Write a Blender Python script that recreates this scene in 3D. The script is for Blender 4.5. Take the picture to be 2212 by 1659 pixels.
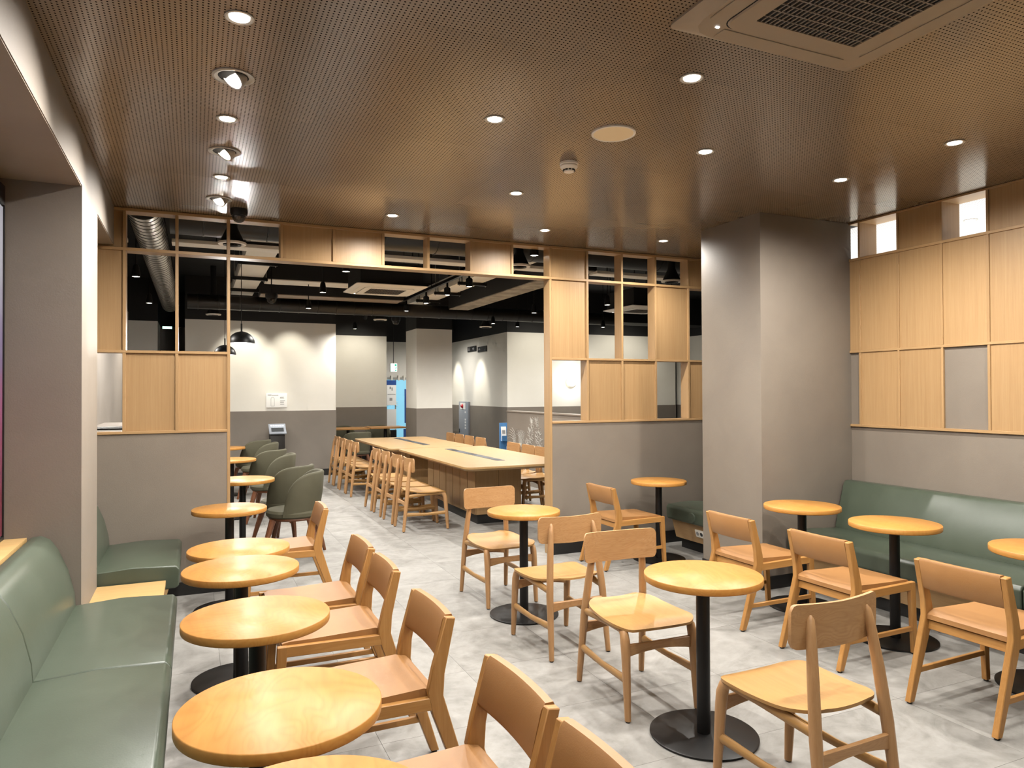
import bpy, bmesh, math, random
from mathutils import Vector, Matrix
random.seed(7)
PI = math.pi
for o in list(bpy.data.objects): bpy.data.objects.remove(o)
scn = bpy.context.scene
COL = scn.collection

# ------------------------------------------------------------------ camera
FPX, YAW, PIT, ROL, EYE = 1539.6, .4192, .01092, -.00432, 1.54
cam_d = bpy.data.cameras.new('camera'); cam = bpy.data.objects.new('camera', cam_d); COL.objects.link(cam)
cam_d.sensor_fit = 'HORIZONTAL'; cam_d.sensor_width = 36.0; cam_d.lens = FPX * 36.0 / 2212.0
cam_d.clip_start = .05; cam_d.clip_end = 100
fw = Vector((math.sin(YAW)*math.cos(PIT), math.cos(YAW)*math.cos(PIT), math.sin(PIT)))
rt = Vector((math.cos(YAW), -math.sin(YAW), 0)); up = rt.cross(fw)
r2 = rt*math.cos(ROL) + up*math.sin(ROL); u2 = up*math.cos(ROL) - rt*math.sin(ROL)
cam.matrix_world = Matrix(((r2.x, u2.x, -fw.x, 0), (r2.y, u2.y, -fw.y, 0), (r2.z, u2.z, -fw.z, EYE), (0, 0, 0, 1)))
scn.camera = cam

# ------------------------------------------------------------------ world, exposure
w = bpy.data.worlds.new('world'); scn.world = w; w.use_nodes = True
w.node_tree.nodes['Background'].inputs[0].default_value = (.9, .95, 1, 1)
w.node_tree.nodes['Background'].inputs[1].default_value = .03
vs = scn.view_settings
vs.view_transform = 'Standard'; vs.look = 'None'; vs.gamma = 1; vs.use_curve_mapping = False; vs.exposure = 0.35
scn.cycles.use_denoising = True
scn.cycles.caustics_reflective = False; scn.cycles.caustics_refractive = False
scn.cycles.sample_clamp_indirect = 4.0
scn.cycles.max_bounces = 6; scn.cycles.diffuse_bounces = 4; scn.cycles.glossy_bounces = 2
scn.cycles.use_adaptive_sampling = True; scn.cycles.adaptive_threshold = .09; scn.cycles.adaptive_min_samples = 12
WARM = (1.0, .955, .885); NEUT = (1.0, .97, .93)
P_DOWN, P_GIMBAL, P_FAR, P_WASH, P_PENDANT, P_ANNEX = 100, 150, 140, 100, 50, 1300

# ------------------------------------------------------------------ materials
def lin(c):
    return tuple(((v/255)/12.92 if v/255 <= .04045 else ((v/255+.055)/1.055)**2.4) for v in c) + (1,)
class NT:
    def __init__(s, name):
        m = bpy.data.materials.new(name); m.use_nodes = True
        s.m = m; s.t = m.node_tree; s.b = s.t.nodes['Principled BSDF']
    def n(s, typ, **kw):
        nd = s.t.nodes.new('ShaderNode'+typ)
        for k, v in kw.items(): setattr(nd, k, v)
        return nd
    def l(s, a, b): s.t.links.new(a, b)
    def math(s, op, a, b=None):
        nd = s.n('Math', operation=op)
        for i, v in enumerate((a, b)):
            if v is None: continue
            if isinstance(v, (int, float)): nd.inputs[i].default_value = v
            else: s.l(v, nd.inputs[i])
        return nd.outputs[0]
    def coords(s, scale, rnd=True):
        tc = s.n('TexCoord'); mp = s.n('Mapping'); s.l(tc.outputs['Object'], mp.inputs[0])
        mp.inputs['Scale'].default_value = scale
        if rnd:
            oi = s.n('ObjectInfo'); cx = s.n('CombineXYZ')
            a = s.math('MULTIPLY', oi.outputs['Random'], 37.0)
            s.l(a, cx.inputs[0]); s.l(a, cx.inputs[1]); s.l(a, cx.inputs[2]); s.l(cx.outputs[0], mp.inputs['Location'])
        return mp.outputs[0]
    def noise(s, vec, scale=1, detail=4, rough=.55, dist=0):
        nd = s.n('TexNoise'); nd.inputs['Scale'].default_value = scale; nd.inputs['Detail'].default_value = detail
        nd.inputs['Roughness'].default_value = rough; nd.inputs['Distortion'].default_value = dist
        if vec is not None: s.l(vec, nd.inputs['Vector'])
        return nd.outputs['Fac']
    def ramp(s, fac, stops):
        r = s.n('ValToRGB'); e = r.color_ramp.elements
        while len(e) < len(stops): e.new(.5)
        for el, (p, c) in zip(e, stops): el.position = p; el.color = c
        s.l(fac, r.inputs[0]); return r.outputs[0]
    def bump(s, h, strength=.1, dist=.01):
        b = s.n('Bump'); b.inputs['Strength'].default_value = strength; b.inputs['Distance'].default_value = dist
        s.l(h, b.inputs['Height']); s.l(b.outputs[0], s.b.inputs['Normal'])
def flat(name, c, rough=.5, metal=0, spec=.5, coat=0):
    t = NT(name); t.b.inputs['Base Color'].default_value = lin(c); t.b.inputs['Roughness'].default_value = rough
    t.b.inputs['Metallic'].default_value = metal; t.b.inputs['Specular IOR Level'].default_value = spec
    t.b.inputs['Coat Weight'].default_value = coat
    return t.m
def emit(name, c, strength, base=(240, 240, 235)):
    t = NT(name); t.b.inputs['Base Color'].default_value = lin(base)
    t.b.inputs['Emission Color'].default_value = lin(c); t.b.inputs['Emission Strength'].default_value = strength
    return t.m
def mottled(name, c1, c2, scale=3, rough=.7, bump=.1, bscale=90, spec=.4, mid=None):
    t = NT(name); v = t.coords((1, 1, 1))
    f = t.noise(v, scale, 6, .6, .4)
    st = [(.3, lin(c1)), (.7, lin(c2))]
    t.l(t.ramp(f, st), t.b.inputs['Base Color'])
    t.b.inputs['Roughness'].default_value = rough; t.b.inputs['Specular IOR Level'].default_value = spec
    if bump: t.bump(t.noise(v, bscale, 3), bump, .004)
    return t.m
WOOD_K = .60
def dim(c, k):
    l = lin(c); return tuple(255*(12.92*v*k if v*k <= .0031308 else 1.055*(v*k)**(1/2.4)-.055) for v in l[:3])
def wood(name, c1, c2, axis='z', rough=.42, across=26, along=1.6, spec=.4, flame=0.0, coat=0):
    c1, c2 = dim(c1, WOOD_K), dim(c2, WOOD_K)
    t = NT(name); sc = [across]*3; sc['xyz'.index(axis)] = along
    v = t.coords(tuple(sc))
    f1 = t.noise(v, 1.0, 5, .6, .6); f2 = t.noise(v, 4.5, 3, .6)
    f = t.math('ADD', t.math('MULTIPLY', f1, .62), t.math('MULTIPLY', f2, .38))
    if flame:
        s2 = [across*.22]*3; s2['xyz'.index(axis)] = along*1.1
        f3 = t.noise(t.coords(tuple(s2)), 1.0, 2, .5, 1.4)
        rings = t.math('ABSOLUTE', t.math('SINE', t.math('MULTIPLY', f3, 60.0)))
        f = t.math('ADD', t.math('MULTIPLY', f, 1-flame), t.math('MULTIPLY', rings, flame))
    col = t.ramp(f, [(.28, lin(c2)), (.5, lin(tuple((a+b)/2 for a, b in zip(c1, c2)))), (.72, lin(c1))])
    oi = t.n('ObjectInfo'); hs = t.n('HueSaturation')
    t.l(t.math('ADD', t.math('MULTIPLY', oi.outputs['Random'], .12), .94), hs.inputs['Value'])
    t.l(col, hs.inputs['Color']); t.l(hs.outputs[0], t.b.inputs['Base Color'])
    t.b.inputs['Roughness'].default_value = rough; t.b.inputs['Specular IOR Level'].default_value = spec
    t.b.inputs['Coat Weight'].default_value = coat; t.b.inputs['Coat Roughness'].default_value = .15
    t.bump(f, .06, .002)
    return t.m
def perforated(name, base, dark, pitch=.0182, rad=.0037, rough=.33, spec=.5):
    t = NT(name); g = t.n('NewGeometry'); sp = t.n('SeparateXYZ'); t.l(g.outputs['Position'], sp.inputs[0])
    def cell(o): return t.math('SUBTRACT', t.math('FRACT', t.math('MULTIPLY', o, 1/pitch)), .5)
    x, y = cell(sp.outputs[0]), cell(sp.outputs[1])
    d = t.math('ADD', t.math('MULTIPLY', x, x), t.math('MULTIPLY', y, y))
    hole = t.math('LESS_THAN', d, (rad/pitch)**2)
    nz = t.noise(t.coords((1, 1, 1)), 1.3, 3)
    base_c = t.ramp(nz, [(.35, lin(base)), (.65, lin(tuple(v*1.06 for v in base)))])
    mx = t.n('MixRGB'); t.l(hole, mx.inputs[0]); t.l(base_c, mx.inputs[1]); mx.inputs[2].default_value = lin(dark)
    t.l(mx.outputs[0], t.b.inputs['Base Color'])
    t.l(t.math('ADD', t.math('MULTIPLY', hole, .6), rough), t.b.inputs['Roughness'])
    t.l(t.math('MULTIPLY', t.math('SUBTRACT', 1.0, hole), spec), t.b.inputs['Specular IOR Level'])
    return t.m
def glass(name, tint=(235, 245, 250), alpha=.25):
    t = NT(name); t.b.inputs['Base Color'].default_value = lin(tint); t.b.inputs['Roughness'].default_value = .04
    t.b.inputs['Alpha'].default_value = alpha; return t.m
def floor_tile_mat():
    t = NT('floor_tile'); v = t.coords((1, 1, 1)); g = t.n('NewGeometry')
    f = t.noise(v, 2.6, 9, .66, 1.6); f2 = t.noise(g.outputs['Position'], 14, 5, .65, .3)
    ff = t.math('ADD', t.math('MULTIPLY', f, .7), t.math('MULTIPLY', f2, .3))
    col = t.ramp(ff, [(.3, lin((102, 100, 96))), (.5, lin((131, 129, 125))), (.72, lin((150, 148, 145)))])
    t.l(col, t.b.inputs['Base Color']); t.b.inputs['Roughness'].default_value = .5; t.b.inputs['Specular IOR Level'].default_value = .35
    t.bump(f2, .04, .002); return t.m
def leather(name, c1, c2, rough=.38, scale=220, bump=.12):
    t = NT(name); v = t.coords((1, 1, 1))
    t.l(t.ramp(t.noise(v, 5, 4, .6, .5), [(.3, lin(c1)), (.7, lin(c2))]), t.b.inputs['Base Color'])
    t.b.inputs['Roughness'].default_value = rough; t.b.inputs['Specular IOR Level'].default_value = .5
    vo = t.n('TexVoronoi'); vo.inputs['Scale'].default_value = scale; t.l(v, vo.inputs['Vector'])
    h = t.math('ADD', t.math('MULTIPLY', vo.outputs['Distance'], .25), t.noise(v, 7, 3, .5, 1.0))
    t.bump(h, bump, .004); return t.m

M = {}
M['taupe'] = mottled('taupe_plaster', (115, 106, 96), (122, 113, 102), 2.2, .62, .13, 140)
M['far_white'] = mottled('warm_white_paint', (220, 217, 208), (226, 223, 215), 1.5, .6, .08, 160)
M['far_gray'] = mottled('warm_gray_paint', (120, 112, 103), (128, 120, 111), 1.5, .6, .08, 160)
M['black_paint'] = flat('black_paint', (15, 14, 14), .7)
M['black_ceiling'] = mottled('black_sprayed_slab', (9, 9, 8), (17, 16, 15), 4, .8, .4, 40)
M['baseboard'] = flat('black_baseboard', (22, 21, 20), .5)
M['brown_perf'] = perforated('brown_perforated_metal', (118, 102, 84), (18, 13, 10), rough=.21, spec=.75)
M['white_perf'] = perforated('white_perforated_metal', (225, 226, 230), (110, 110, 115), .0182, .004, .5, .3)
M['soffit'] = mottled('soffit_paint', (130, 116, 100), (138, 124, 108), 2, .7, .1)
M['tile'] = floor_tile_mat()
M['grout'] = flat('grout', (96, 94, 90), .8)
M['oak_z'] = wood('oak_veneer_upright', (209, 172, 124), (187, 148, 102), 'z', .42, 60, 1.3)
M['oak_x'] = wood('oak_veneer_lengthwise', (216, 178, 128), (196, 156, 108), 'x', .42, 60, 1.6)
M['oak_y'] = wood('oak_veneer_depthwise', (216, 178, 128), (196, 156, 108), 'y', .42, 60, 1.6)
M['beech'] = wood('honey_beech_top', (214, 156, 80), (194, 132, 60), 'y', .42, 14, 1.3, .3, .16)
M['ash_z'] = wood('honey_ash_upright', (214, 160, 94), (184, 128, 66), 'z', .40, 45, 2.5)
M['ash_x'] = wood('honey_ash_lengthwise', (214, 160, 94), (184, 128, 66), 'x', .40, 45, 2.5)
M['ash_y'] = wood('honey_ash_crosswise', (214, 160, 94), (184, 128, 66), 'y', .40, 45, 2.5)
M['pale_z'] = wood('pale_oak_upright', (212, 166, 116), (190, 142, 94), 'z', .42, 50, 2.5)
M['pale_x'] = wood('pale_oak_lengthwise', (206, 160, 98), (188, 140, 80), 'x', .42, 40, 2.0, .45)
M['pale_y'] = wood('pale_oak_crosswise', (214, 166, 114), (188, 138, 88), 'y', .42, 40, 2.2, .4, .18)
M['maple_y'] = wood('pale_maple_top', (204, 168, 116), (188, 150, 99), 'y', .32, 12, 1.2, .5, .12)
M['walnut'] = wood('reddish_walnut', (142, 92, 62), (112, 68, 44), 'z', .42, 45, 2.5)
M['sill'] = wood('light_bamboo', (222, 186, 128), (204, 164, 104), 'x', .42, 30, 1.5)
M['tan'] = leather('tan_leather', (142, 100, 56), (149, 107, 63), .5)
M['green'] = leather('sage_green_leather', (62, 70, 58), (67, 75, 63), .34, 160, .08)
M['olive'] = leather('olive_fabric', (66, 63, 46), (72, 69, 51), .8, 300, .08)
M['black_metal'] = flat('black_steel', (11, 10, 10), .42, 0, .35)
M['dark_metal'] = flat('dark_steel', (46, 44, 42), .4, .6)
M['steel'] = flat('galvanised_steel', (190, 186, 178), .30, .9)
M['seam_steel'] = flat('duct_seam', (70, 68, 64), .5, .6)
M['dark_duct'] = flat('black_painted_duct', (34, 31, 27), .34, .2, .5)
M['trim_silver'] = flat('satin_silver', (175, 172, 166), .35, .7)
M['white_plastic'] = flat('white_plastic', (228, 224, 214), .45)
M['ac_taupe'] = flat('taupe_plastic', (146, 130, 110), .45)
M['ac_dark'] = flat('grille_gray', (118, 108, 98), .5)
M['cavity'] = flat('dark_cavity', (14, 12, 11), .9)
M['cream'] = flat('cream_plastic', (232, 214, 176), .5)
M['lamp'] = emit('lamp_lens', (255, 244, 226), 14)
M['lamp_soft'] = emit('lamp_lens_dim', (255, 244, 226), 4)
M['led'] = emit('white_led', (255, 255, 255), 3)
M['dome'] = glass('smoked_dome', (40, 38, 38), .75)
M['pane'] = glass('window_pane', (220, 230, 235), .18)
M['blue_glass'] = emit('glowing_blue_glass', (130, 195, 222), .6, (120, 175, 195))  # light beyond the door is put into the panes as their own glow
M['blue'] = flat('blue_panel', (38, 78, 150), .4)
M['steel_blue'] = flat('steel_blue_board', (72, 122, 172), .5)
M['cabinet'] = flat('pale_gray_enamel', (150, 156, 166), .45)
M['red'] = flat('red_lamp_glass', (190, 40, 52), .25)
M['paper'] = flat('paper_white', (240, 240, 238), .6)
M['ink'] = flat('gray_print', (150, 150, 150), .7)
M['print_dark'] = flat('dark_print', (52, 56, 60), .6)
M['print_green'] = flat('lime_print', (166, 180, 70), .6)
M['print_warm'] = flat('coral_print', (200, 120, 104), .6)
M['chalk'] = flat('chalk_white_line', (176, 174, 167), .7)
M['exit'] = emit('exit_sign_face', (190, 255, 232), 1.6, (220, 250, 240))
M['exit_green'] = emit('exit_sign_green', (10, 150, 120), 1.0, (0, 120, 90))
M['concrete'] = mottled('rough_concrete', (120, 114, 104), (178, 171, 158), 5, .85, .8, 22)
M['film'] = None
t = NT('pink_purple_film'); v = t.coords((1, 3, 3), False)  # pink low down, turning gray purple towards the top
sp = t.n('SeparateXYZ'); tc = t.n('TexCoord'); t.l(tc.outputs['Object'], sp.inputs[0])
hz = t.math('ADD', t.math('MULTIPLY', sp.outputs[2], .55), t.math('MULTIPLY', t.noise(v, 2.2, 5, .6, 1.5), .35))
t.l(t.ramp(hz, [(.28, lin((92, 34, 48))), (.50, lin((110, 58, 84))), (.66, lin((84, 72, 98))), (.92, lin((104, 104, 112)))]), t.b.inputs['Base Color'])
M['film'] = t.m

# ------------------------------------------------------------------ mesh helpers
class MB:
    def __init__(s): s.v = []; s.f = []
    def add(s, vs, fs):
        k = len(s.v); s.v += [tuple(p) for p in vs]; s.f += [tuple(i+k for i in q) for q in fs]; return s
    def box(s, x0, x1, y0, y1, z0, z1):
        x0, x1 = min(x0, x1), max(x0, x1); y0, y1 = min(y0, y1), max(y0, y1); z0, z1 = min(z0, z1), max(z0, z1)
        return s.add([(x0,y0,z0),(x1,y0,z0),(x1,y1,z0),(x0,y1,z0),(x0,y0,z1),(x1,y0,z1),(x1,y1,z1),(x0,y1,z1)],
                     [(0,3,2,1),(4,5,6,7),(0,1,5,4),(1,2,6,5),(2,3,7,6),(3,0,4,7)])
    def rings(s, rings, closed=True, cap=True):
        n = len(rings[0]); vs = [p for r in rings for p in r]; fs = []
        for i in range(len(rings)-1):
            for j in range(n if closed else n-1):
                a, b = i*n+j, i*n+(j+1) % n
                fs.append((a, b, b+n, a+n))
        if cap and closed:
            fs.append(tuple(range(n-1, -1, -1))); k = (len(rings)-1)*n; fs.append(tuple(range(k, k+n)))
        return s.add(vs, fs)
    def prism(s, poly, axis, a, b):
        """poly: 2D points in the plane of the two other axes (x,z)->y, (y,z)->x, (x,y)->z, extruded a..b."""
        def P(p, t):
            return {'y': (p[0], t, p[1]), 'x': (t, p[0], p[1]), 'z': (p[0], p[1], t)}[axis]
        return s.rings([[P(p, a) for p in poly], [P(p, b) for p in poly]])
    def tube(s, pts, r, seg=10, flat=1.0, cap=True):
        pts = [Vector(p) for p in pts]; rs = r if isinstance(r, (list, tuple)) else [r]*len(pts); rings = []
        ref = None
        for i, p in enumerate(pts):
            d = (pts[min(i+1, len(pts)-1)] - pts[max(i-1, 0)]).normalized()
            if ref is None: ref = Vector((0, 1, 0)) if abs(d.y) < .8 else Vector((0, 0, 1))
            a = (ref - d*ref.dot(d)).normalized(); ref = a; b = d.cross(a)
            rings.append([p + a*(math.cos(2*PI*k/seg)*rs[i]*flat) + b*(math.sin(2*PI*k/seg)*rs[i]) for k in range(seg)])
        return s.rings(rings, True, cap)
    def bar(s, p0, p1, wy, wz, taper=1.0):
        """box-section bar from p0 to p1, wy wide sideways, wz deep."""
        p0, p1 = Vector(p0), Vector(p1); d = (p1-p0).normalized()
        ref = Vector((0, 1, 0)) if abs(d.y) < .8 else Vector((1, 0, 0))
        a = (ref - d*ref.dot(d)).normalized(); b = d.cross(a); R = []
        for p, k in ((p0, 1), (p1, taper)):
            R.append([p+a*x*wy*k/2+b*y*wz*k/2 for x, y in ((-1,-1),(1,-1),(1,1),(-1,1))])
        return s.rings(R)
    def lathe(s, prof, seg=32, c=(0, 0, 0), axis='z'):
        rings = []
        for r, h in prof:
            ring = []
            for k in range(seg):
                a = 2*PI*k/seg; x, y = r*math.cos(a), r*math.sin(a)
                q = {'z': (x, y, h), 'y': (x, h, y), 'x': (h, x, y)}[axis]
                ring.append((q[0]+c[0], q[1]+c[1], q[2]+c[2]))
            rings.append(ring)
        return s.rings(rings)
def rrect(x0, x1, y0, y1, r, n=6):
    out = []
    for cx, cy, a0 in ((x1-r, y1-r, 0), (x0+r, y1-r, 90), (x0+r, y0+r, 180), (x1-r, y0+r, 270)):
        for k in range(n+1):
            a = math.radians(a0+90*k/n); out.append((cx+r*math.cos(a), cy+r*math.sin(a)))
    return out
def link(o, parent=None):
    COL.objects.link(o)
    if parent is not None: o.parent = parent
    return o
def obj(name, mb, mat, parent=None, smooth=False, bevel=0, seg=2, loc=None, auto=None):
    me = bpy.data.meshes.new(name); me.from_pydata(mb.v, [], mb.f)
    bm = bmesh.new(); bm.from_mesh(me); bmesh.ops.recalc_face_normals(bm, faces=bm.faces)
    if bevel:
        ed = [e for e in bm.edges if len(e.link_faces) == 2 and e.calc_face_angle(0) > .5]
        bmesh.ops.bevel(bm, geom=ed, offset=bevel, segments=seg, affect='EDGES', profile=.6, clamp_overlap=True)
    for f in bm.faces: f.smooth = bool(smooth or bevel)
    if smooth or bevel:
        lim = auto or .6
        for e in bm.edges:
            if len(e.link_faces) == 2 and e.calc_face_angle(0) > lim: e.smooth = False
    bm.to_mesh(me); bm.free()
    me.materials.append(M[mat] if isinstance(mat, str) else mat)
    o = bpy.data.objects.new(name, me); link(o, parent)
    if loc: o.location = loc
    return o
def tag(o, label, cat, group=None, kind=None):
    if label: o['label'] = label
    if cat: o['category'] = cat
    if group: o['group'] = group
    if kind: o['kind'] = kind
    return o
def thing(name, label, cat, loc=(0, 0, 0), rz=0, group=None):
    o = bpy.data.objects.new(name, None); o.empty_display_size = .1; link(o); o.location = loc; o.rotation_euler = (0, 0, rz)
    return tag(o, label, cat, group)
def struct(name, mb, mat, label=None, **kw):
    o = obj(name, mb, mat, **kw); o['kind'] = 'structure'
    if label: o['label'] = label
    return o
def dup(root, loc, rz, label):
    def cp(o, par):
        c = o.copy(); COL.objects.link(c)
        if par is not None: c.parent = par
        for ch in o.children: cp(ch, c)
        return c
    r = cp(root, None); r.location = loc; r.rotation_euler = (0, 0, rz); r['label'] = label
    return r
def B(*a): return MB().box(*a)
def spot(name, parent, loc, aim, power, angle, blend=.35, radius=.035, color=WARM):
    d = bpy.data.lights.new(name, 'SPOT'); d.energy = power; d.spot_size = math.radians(angle); d.spot_blend = blend
    d.shadow_soft_size = radius; d.color = color
    o = bpy.data.objects.new(name, d); link(o, parent); o.location = loc
    o.rotation_euler = (Vector(aim)-Vector(loc)).to_track_quat('-Z', 'Y').to_euler()
    return o

# ------------------------------------------------------------------ the room shell
ZC, YP, TP = 2.925, 6.0, .13            # ceiling height, partition face and thickness
XL, XR, YB = -.545, 4.955, -1.6         # left wall face, right lattice face, wall behind the camera
ZF = 3.6                                # black slab over the further room
# floor: tile by tile
fl = struct('floor', B(-1.3, 11.2, YB-.2, 18.2, -.12, -.012), 'grout', 'pale gray concrete-look tiled floor')
TS, OX, OY = .615, .75, 3.10
tb = MB().box(.0007, TS-.0007, .0007, TS-.0007, -.012, 0)
tile_me = None; rest = MB(); n_tiles = 0
i0, i1 = int((-1.3-OX)//TS), int((11.2-OX)//TS); j0, j1 = int((YB-OY)//TS), int((18.2-OY)//TS)
for i in range(i0, i1+1):
    for j in range(j0, j1+1):
        x, y = OX+i*TS, OY+j*TS
        vis = -.7 < x+TS/2 < 5.0 and 1.0 < y < 13.7 and (x+TS/2 > -.2 or y < 6)
        if vis:
            if tile_me is None:
                o = obj('tile', tb, 'tile', fl); tile_me = o.data
            else:
                o = bpy.data.objects.new('tile', tile_me); link(o, fl)
            o.location = (x, y, 0); n_tiles += 1
        else: rest.box(x+.0007, x+TS-.0007, y+.0007, y+TS-.0007, -.012, 0)
o = obj('tile_field', rest, 'tile', fl); o['kind'] = 'stuff'
# ceiling: perforated panels
ce = struct('ceiling', B(-.95, 5.158, YB, YP+TP, ZC+.006, ZC+.06), 'cavity', 'brown perforated metal panel ceiling')
ys = [YB]+[4.95-1.2*k for k in range(5, -1, -1)]+[YP+.02]; xs = [XL-.001, .55, 1.75, 2.95, 4.15, XR+.03]
for a, b in zip(xs, xs[1:]):
    for c, d in zip(ys, ys[1:]): obj('ceiling_panel', B(a+.0003, b-.0003, c+.0006, d-.0006, ZC, ZC+.004), 'brown_perf', ce)
# left wall: beam, piers, window bay
wl = MB().box(-.95, XL, YB, YP, 2.645, ZC).box(-.95, XL, 4.371, 5.03, 0, 2.645).box(-1.05, -.93, 5.03, YP, 0, 2.645).box(-1.05, -.93, YB, 4.371, 0, .775)
wl.box(-1.05, -.93, YB, 4.371, 2.60, 2.645)
struct('wall_left', wl, 'taupe', 'taupe plastered left wall with a pier between two bays')
obj('soffit', B(-.93, XL-.004, YB, 4.368, 2.641, 2.645), 'soffit', bpy.data.objects['wall_left'])
obj('soffit', B(-.93, XL-.004, 5.033, YP-.002, 2.641, 2.645), 'soffit', bpy.data.objects['wall_left'])
wi = struct('window_1', MB().box(-.93, -.884, 4.361, 4.369, .80, 2.60).box(-.93, -.884, YB, 4.361, 2.50, 2.60).box(-.93, -.884, YB, 4.361, .80, .815).box(-.93, -.884, 2.6, 2.64, .815, 2.5), 'dark_metal', 'dark framed window behind the left bench')
obj('pane', B(-.900, -.894, YB, 4.361, .815, 2.50), 'pane', wi)
tag(obj('window_film', B(-.8925, -.891, 2.645, 4.360, 0, 1.67), 'film', None, loc=(0, 0, .822)), 'pink and purple film on the window behind the left bench', 'window film')
struct('trim_1', B(-.93, -.786, YB, 4.369, .775, .80), 'sill', 'light wooden window sill behind the left bench')
# wall behind camera, right wall with annex beyond
struct('wall_front', B(-1.0, 5.3, YB-.15, YB, 0, ZC+.06), 'taupe', 'taupe wall behind the camera')
RC = [4.25, 4.153, 3.803, 3.453, 3.12, 2.785, 2.45, 2.115, 1.78]      # right lattice columns in Y
ROPEN = [1, 1, 0, 1, 0, 1, 0, 0]
wr = MB().box(XR+.02, 5.16, YB, YP, 0, 2.615).box(XR+.02, 5.16, YB, RC[-1], 2.615, ZC).box(XR+.02, 5.16, 4.62, YP, 2.615, ZC)
for k, op in enumerate(ROPEN):
    if not op: wr.box(XR+.03, 5.16, RC[k+1], RC[k], 2.615, ZC)
struct('wall_right', wr, 'taupe', 'taupe right wall behind the oak lattice')
struct('ceiling_annex', B(5.161, 8.6, YB, YP, 2.932, 2.97), 'white_perf', 'white perforated ceiling beyond the right wall')
struct('wall_annex', MB().box(8.5, 8.6, YB, YP, 0, 2.932).box(5.161, 8.6, YB-.1, YB, 0, 2.932).box(5.161, 8.6, YP-.1, YP-.01, 0, 2.932), 'far_white', 'white walls of the room beyond the right wall')
# square column
struct('wall_pillar', B(4.005, XR+.03, 4.252, 4.955, 0, ZC), 'taupe', 'square taupe plastered column beside the right bench', bevel=.004)
struct('baseboard_pillar', B(3.998, XR, 4.245, 4.96, 0, .10), 'baseboard', 'black baseboard around the column')
# low walls of the partition
ZL = 1.237
wbl = struct('wall_back_left', B(-1.0, .24, YP+.004, YP+TP-.004, 0, ZL), 'taupe', 'low taupe wall under the left part of the oak lattice')
wbr = struct('wall_back_right', B(3.09, 5.16, YP+.004, YP+TP-.004, 0, ZL), 'taupe', 'low taupe wall under the right part of the oak lattice')
struct('baseboard_back_left', B(-.93, .238, YP-.008, YP+TP+.008, 0, .10), 'baseboard', 'black baseboard under the left low wall')
struct('baseboard_back_right', B(3.075, 5.16, YP-.008, YP+TP+.008, 0, .12), 'baseboard', 'black baseboard under the right low wall')

# ------------------------------------------------------------------ oak lattice screens
def lattice_back():
    t = thing('oak_lattice_screen', 'open oak lattice screen with square panels dividing the two rooms', 'room divider', (0, YP, 0))
    cols = [-.477, -.123, .245, .645, 1.061, 1.475, 1.878, 2.278, 2.684, 3.079, 3.48, 3.875, 4.275, 4.686, 5.09]
    h = .011; D0, D1 = 0, TP
    zt, zb0, zb1, zs0, zs1, zl0, zl1 = ZC-.002, 2.628, 2.605, 1.862, 1.842, 1.257, 1.237
    R = lambda n, x0, x1, z0, z1, d0=D0, d1=D1: obj(n, B(x0, x1, d0, d1, z0, z1), 'oak_x', t, bevel=.0015, seg=1)
    R('top_rail', XL-.09, 5.12, zt-.022, zt)
    R('beam', -.92, 5.12, zb1, zb0)
    R('shelf_rail', -.92, .234, zs1, zs0); R('shelf_rail', 3.09, 5.12, zs1, zs0)
    R('ledge', -.92, .234, zl1, zl0, -.006, TP+.006); R('ledge', 3.09, 5.12, zl1, zl0, -.006, TP+.006)
    def post(x, z0, z1): obj('post', B(x-h, x+h, .001, D1-.001, z0, z1), 'oak_z', t, bevel=.0015, seg=1)
    for i, x in enumerate(cols[:-1]):
        post(x, zb0, zt-.022)
        if i < 2 or i > 9:
            post(x, zs0, zb1); post(x, zl1+.02, zs1)
    post(cols[2], .0, zb1); post(cols[9], .0, zb1)
    top = {3, 4, 7, 9, 13}; mid = {9, 12}; low = {0, 1, 10, 11, 13}
    def panel(x0, x1, z0, z1): obj('panel', B(x0+h, x1-h, .018, .036, z0, z1), 'oak_z', t)
    for i in range(len(cols)-1):
        a, b = cols[i], cols[i+1]
        if i in top: panel(a, b, zb0, zt-.022)
        if i in mid: panel(a, b, zs0, zb1)
        if i in low: panel(a, b, zl0, zs1)
    panel(-.66, cols[0], zb0, zt-.022); panel(-.92, cols[0], zs0, zb1)
    return t
lattice_back()
def lattice_right():
    t = thing('oak_wall_lattice', 'oak panel lattice fixed along the right wall above the green bench', 'wall panelling', (XR, 0, 0))
    zt = ZC-.002; rows = [(2.625, zt-.014), (1.868, 2.605), (1.262, 1.848)]
    Y0, Y1 = RC[-1], RC[0]
    for z0, z1, d in ((zt-.014, zt, .20), (2.605, 2.625, .20), (1.848, 1.868, .02), (1.242, 1.262, .024)):
        obj('rail', B(0, d, Y0, Y1, z0, z1), 'oak_y', t, bevel=.0015, seg=1)
    for y in RC[1:]:
        obj('post', B(.001, .2, y-.009, y+.009, 2.625, zt-.014), 'oak_z', t, bevel=.0015, seg=1)
        obj('post', B(.001, .02, y-.009, y+.009, 1.868, 2.605), 'oak_z', t, bevel=.0015, seg=1)
        obj('post', B(.001, .02, y-.009, y+.009, 1.262, 1.848), 'oak_z', t, bevel=.0015, seg=1)
    nopanel = {0, 3}
    for k in range(len(RC)-1):
        a, b = RC[k+1]+.009, RC[k]-(.009 if k else 0)
        if not ROPEN[k]: obj('panel', B(.010, .018, a, b, *rows[0]), 'oak_z', t)
        obj('panel', B(.010, .018, a, b, *rows[1]), 'oak_z', t)
        if k not in nopanel: obj('panel', B(.010, .018, a, b, *rows[2]), 'oak_z', t)
lattice_right()

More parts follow.
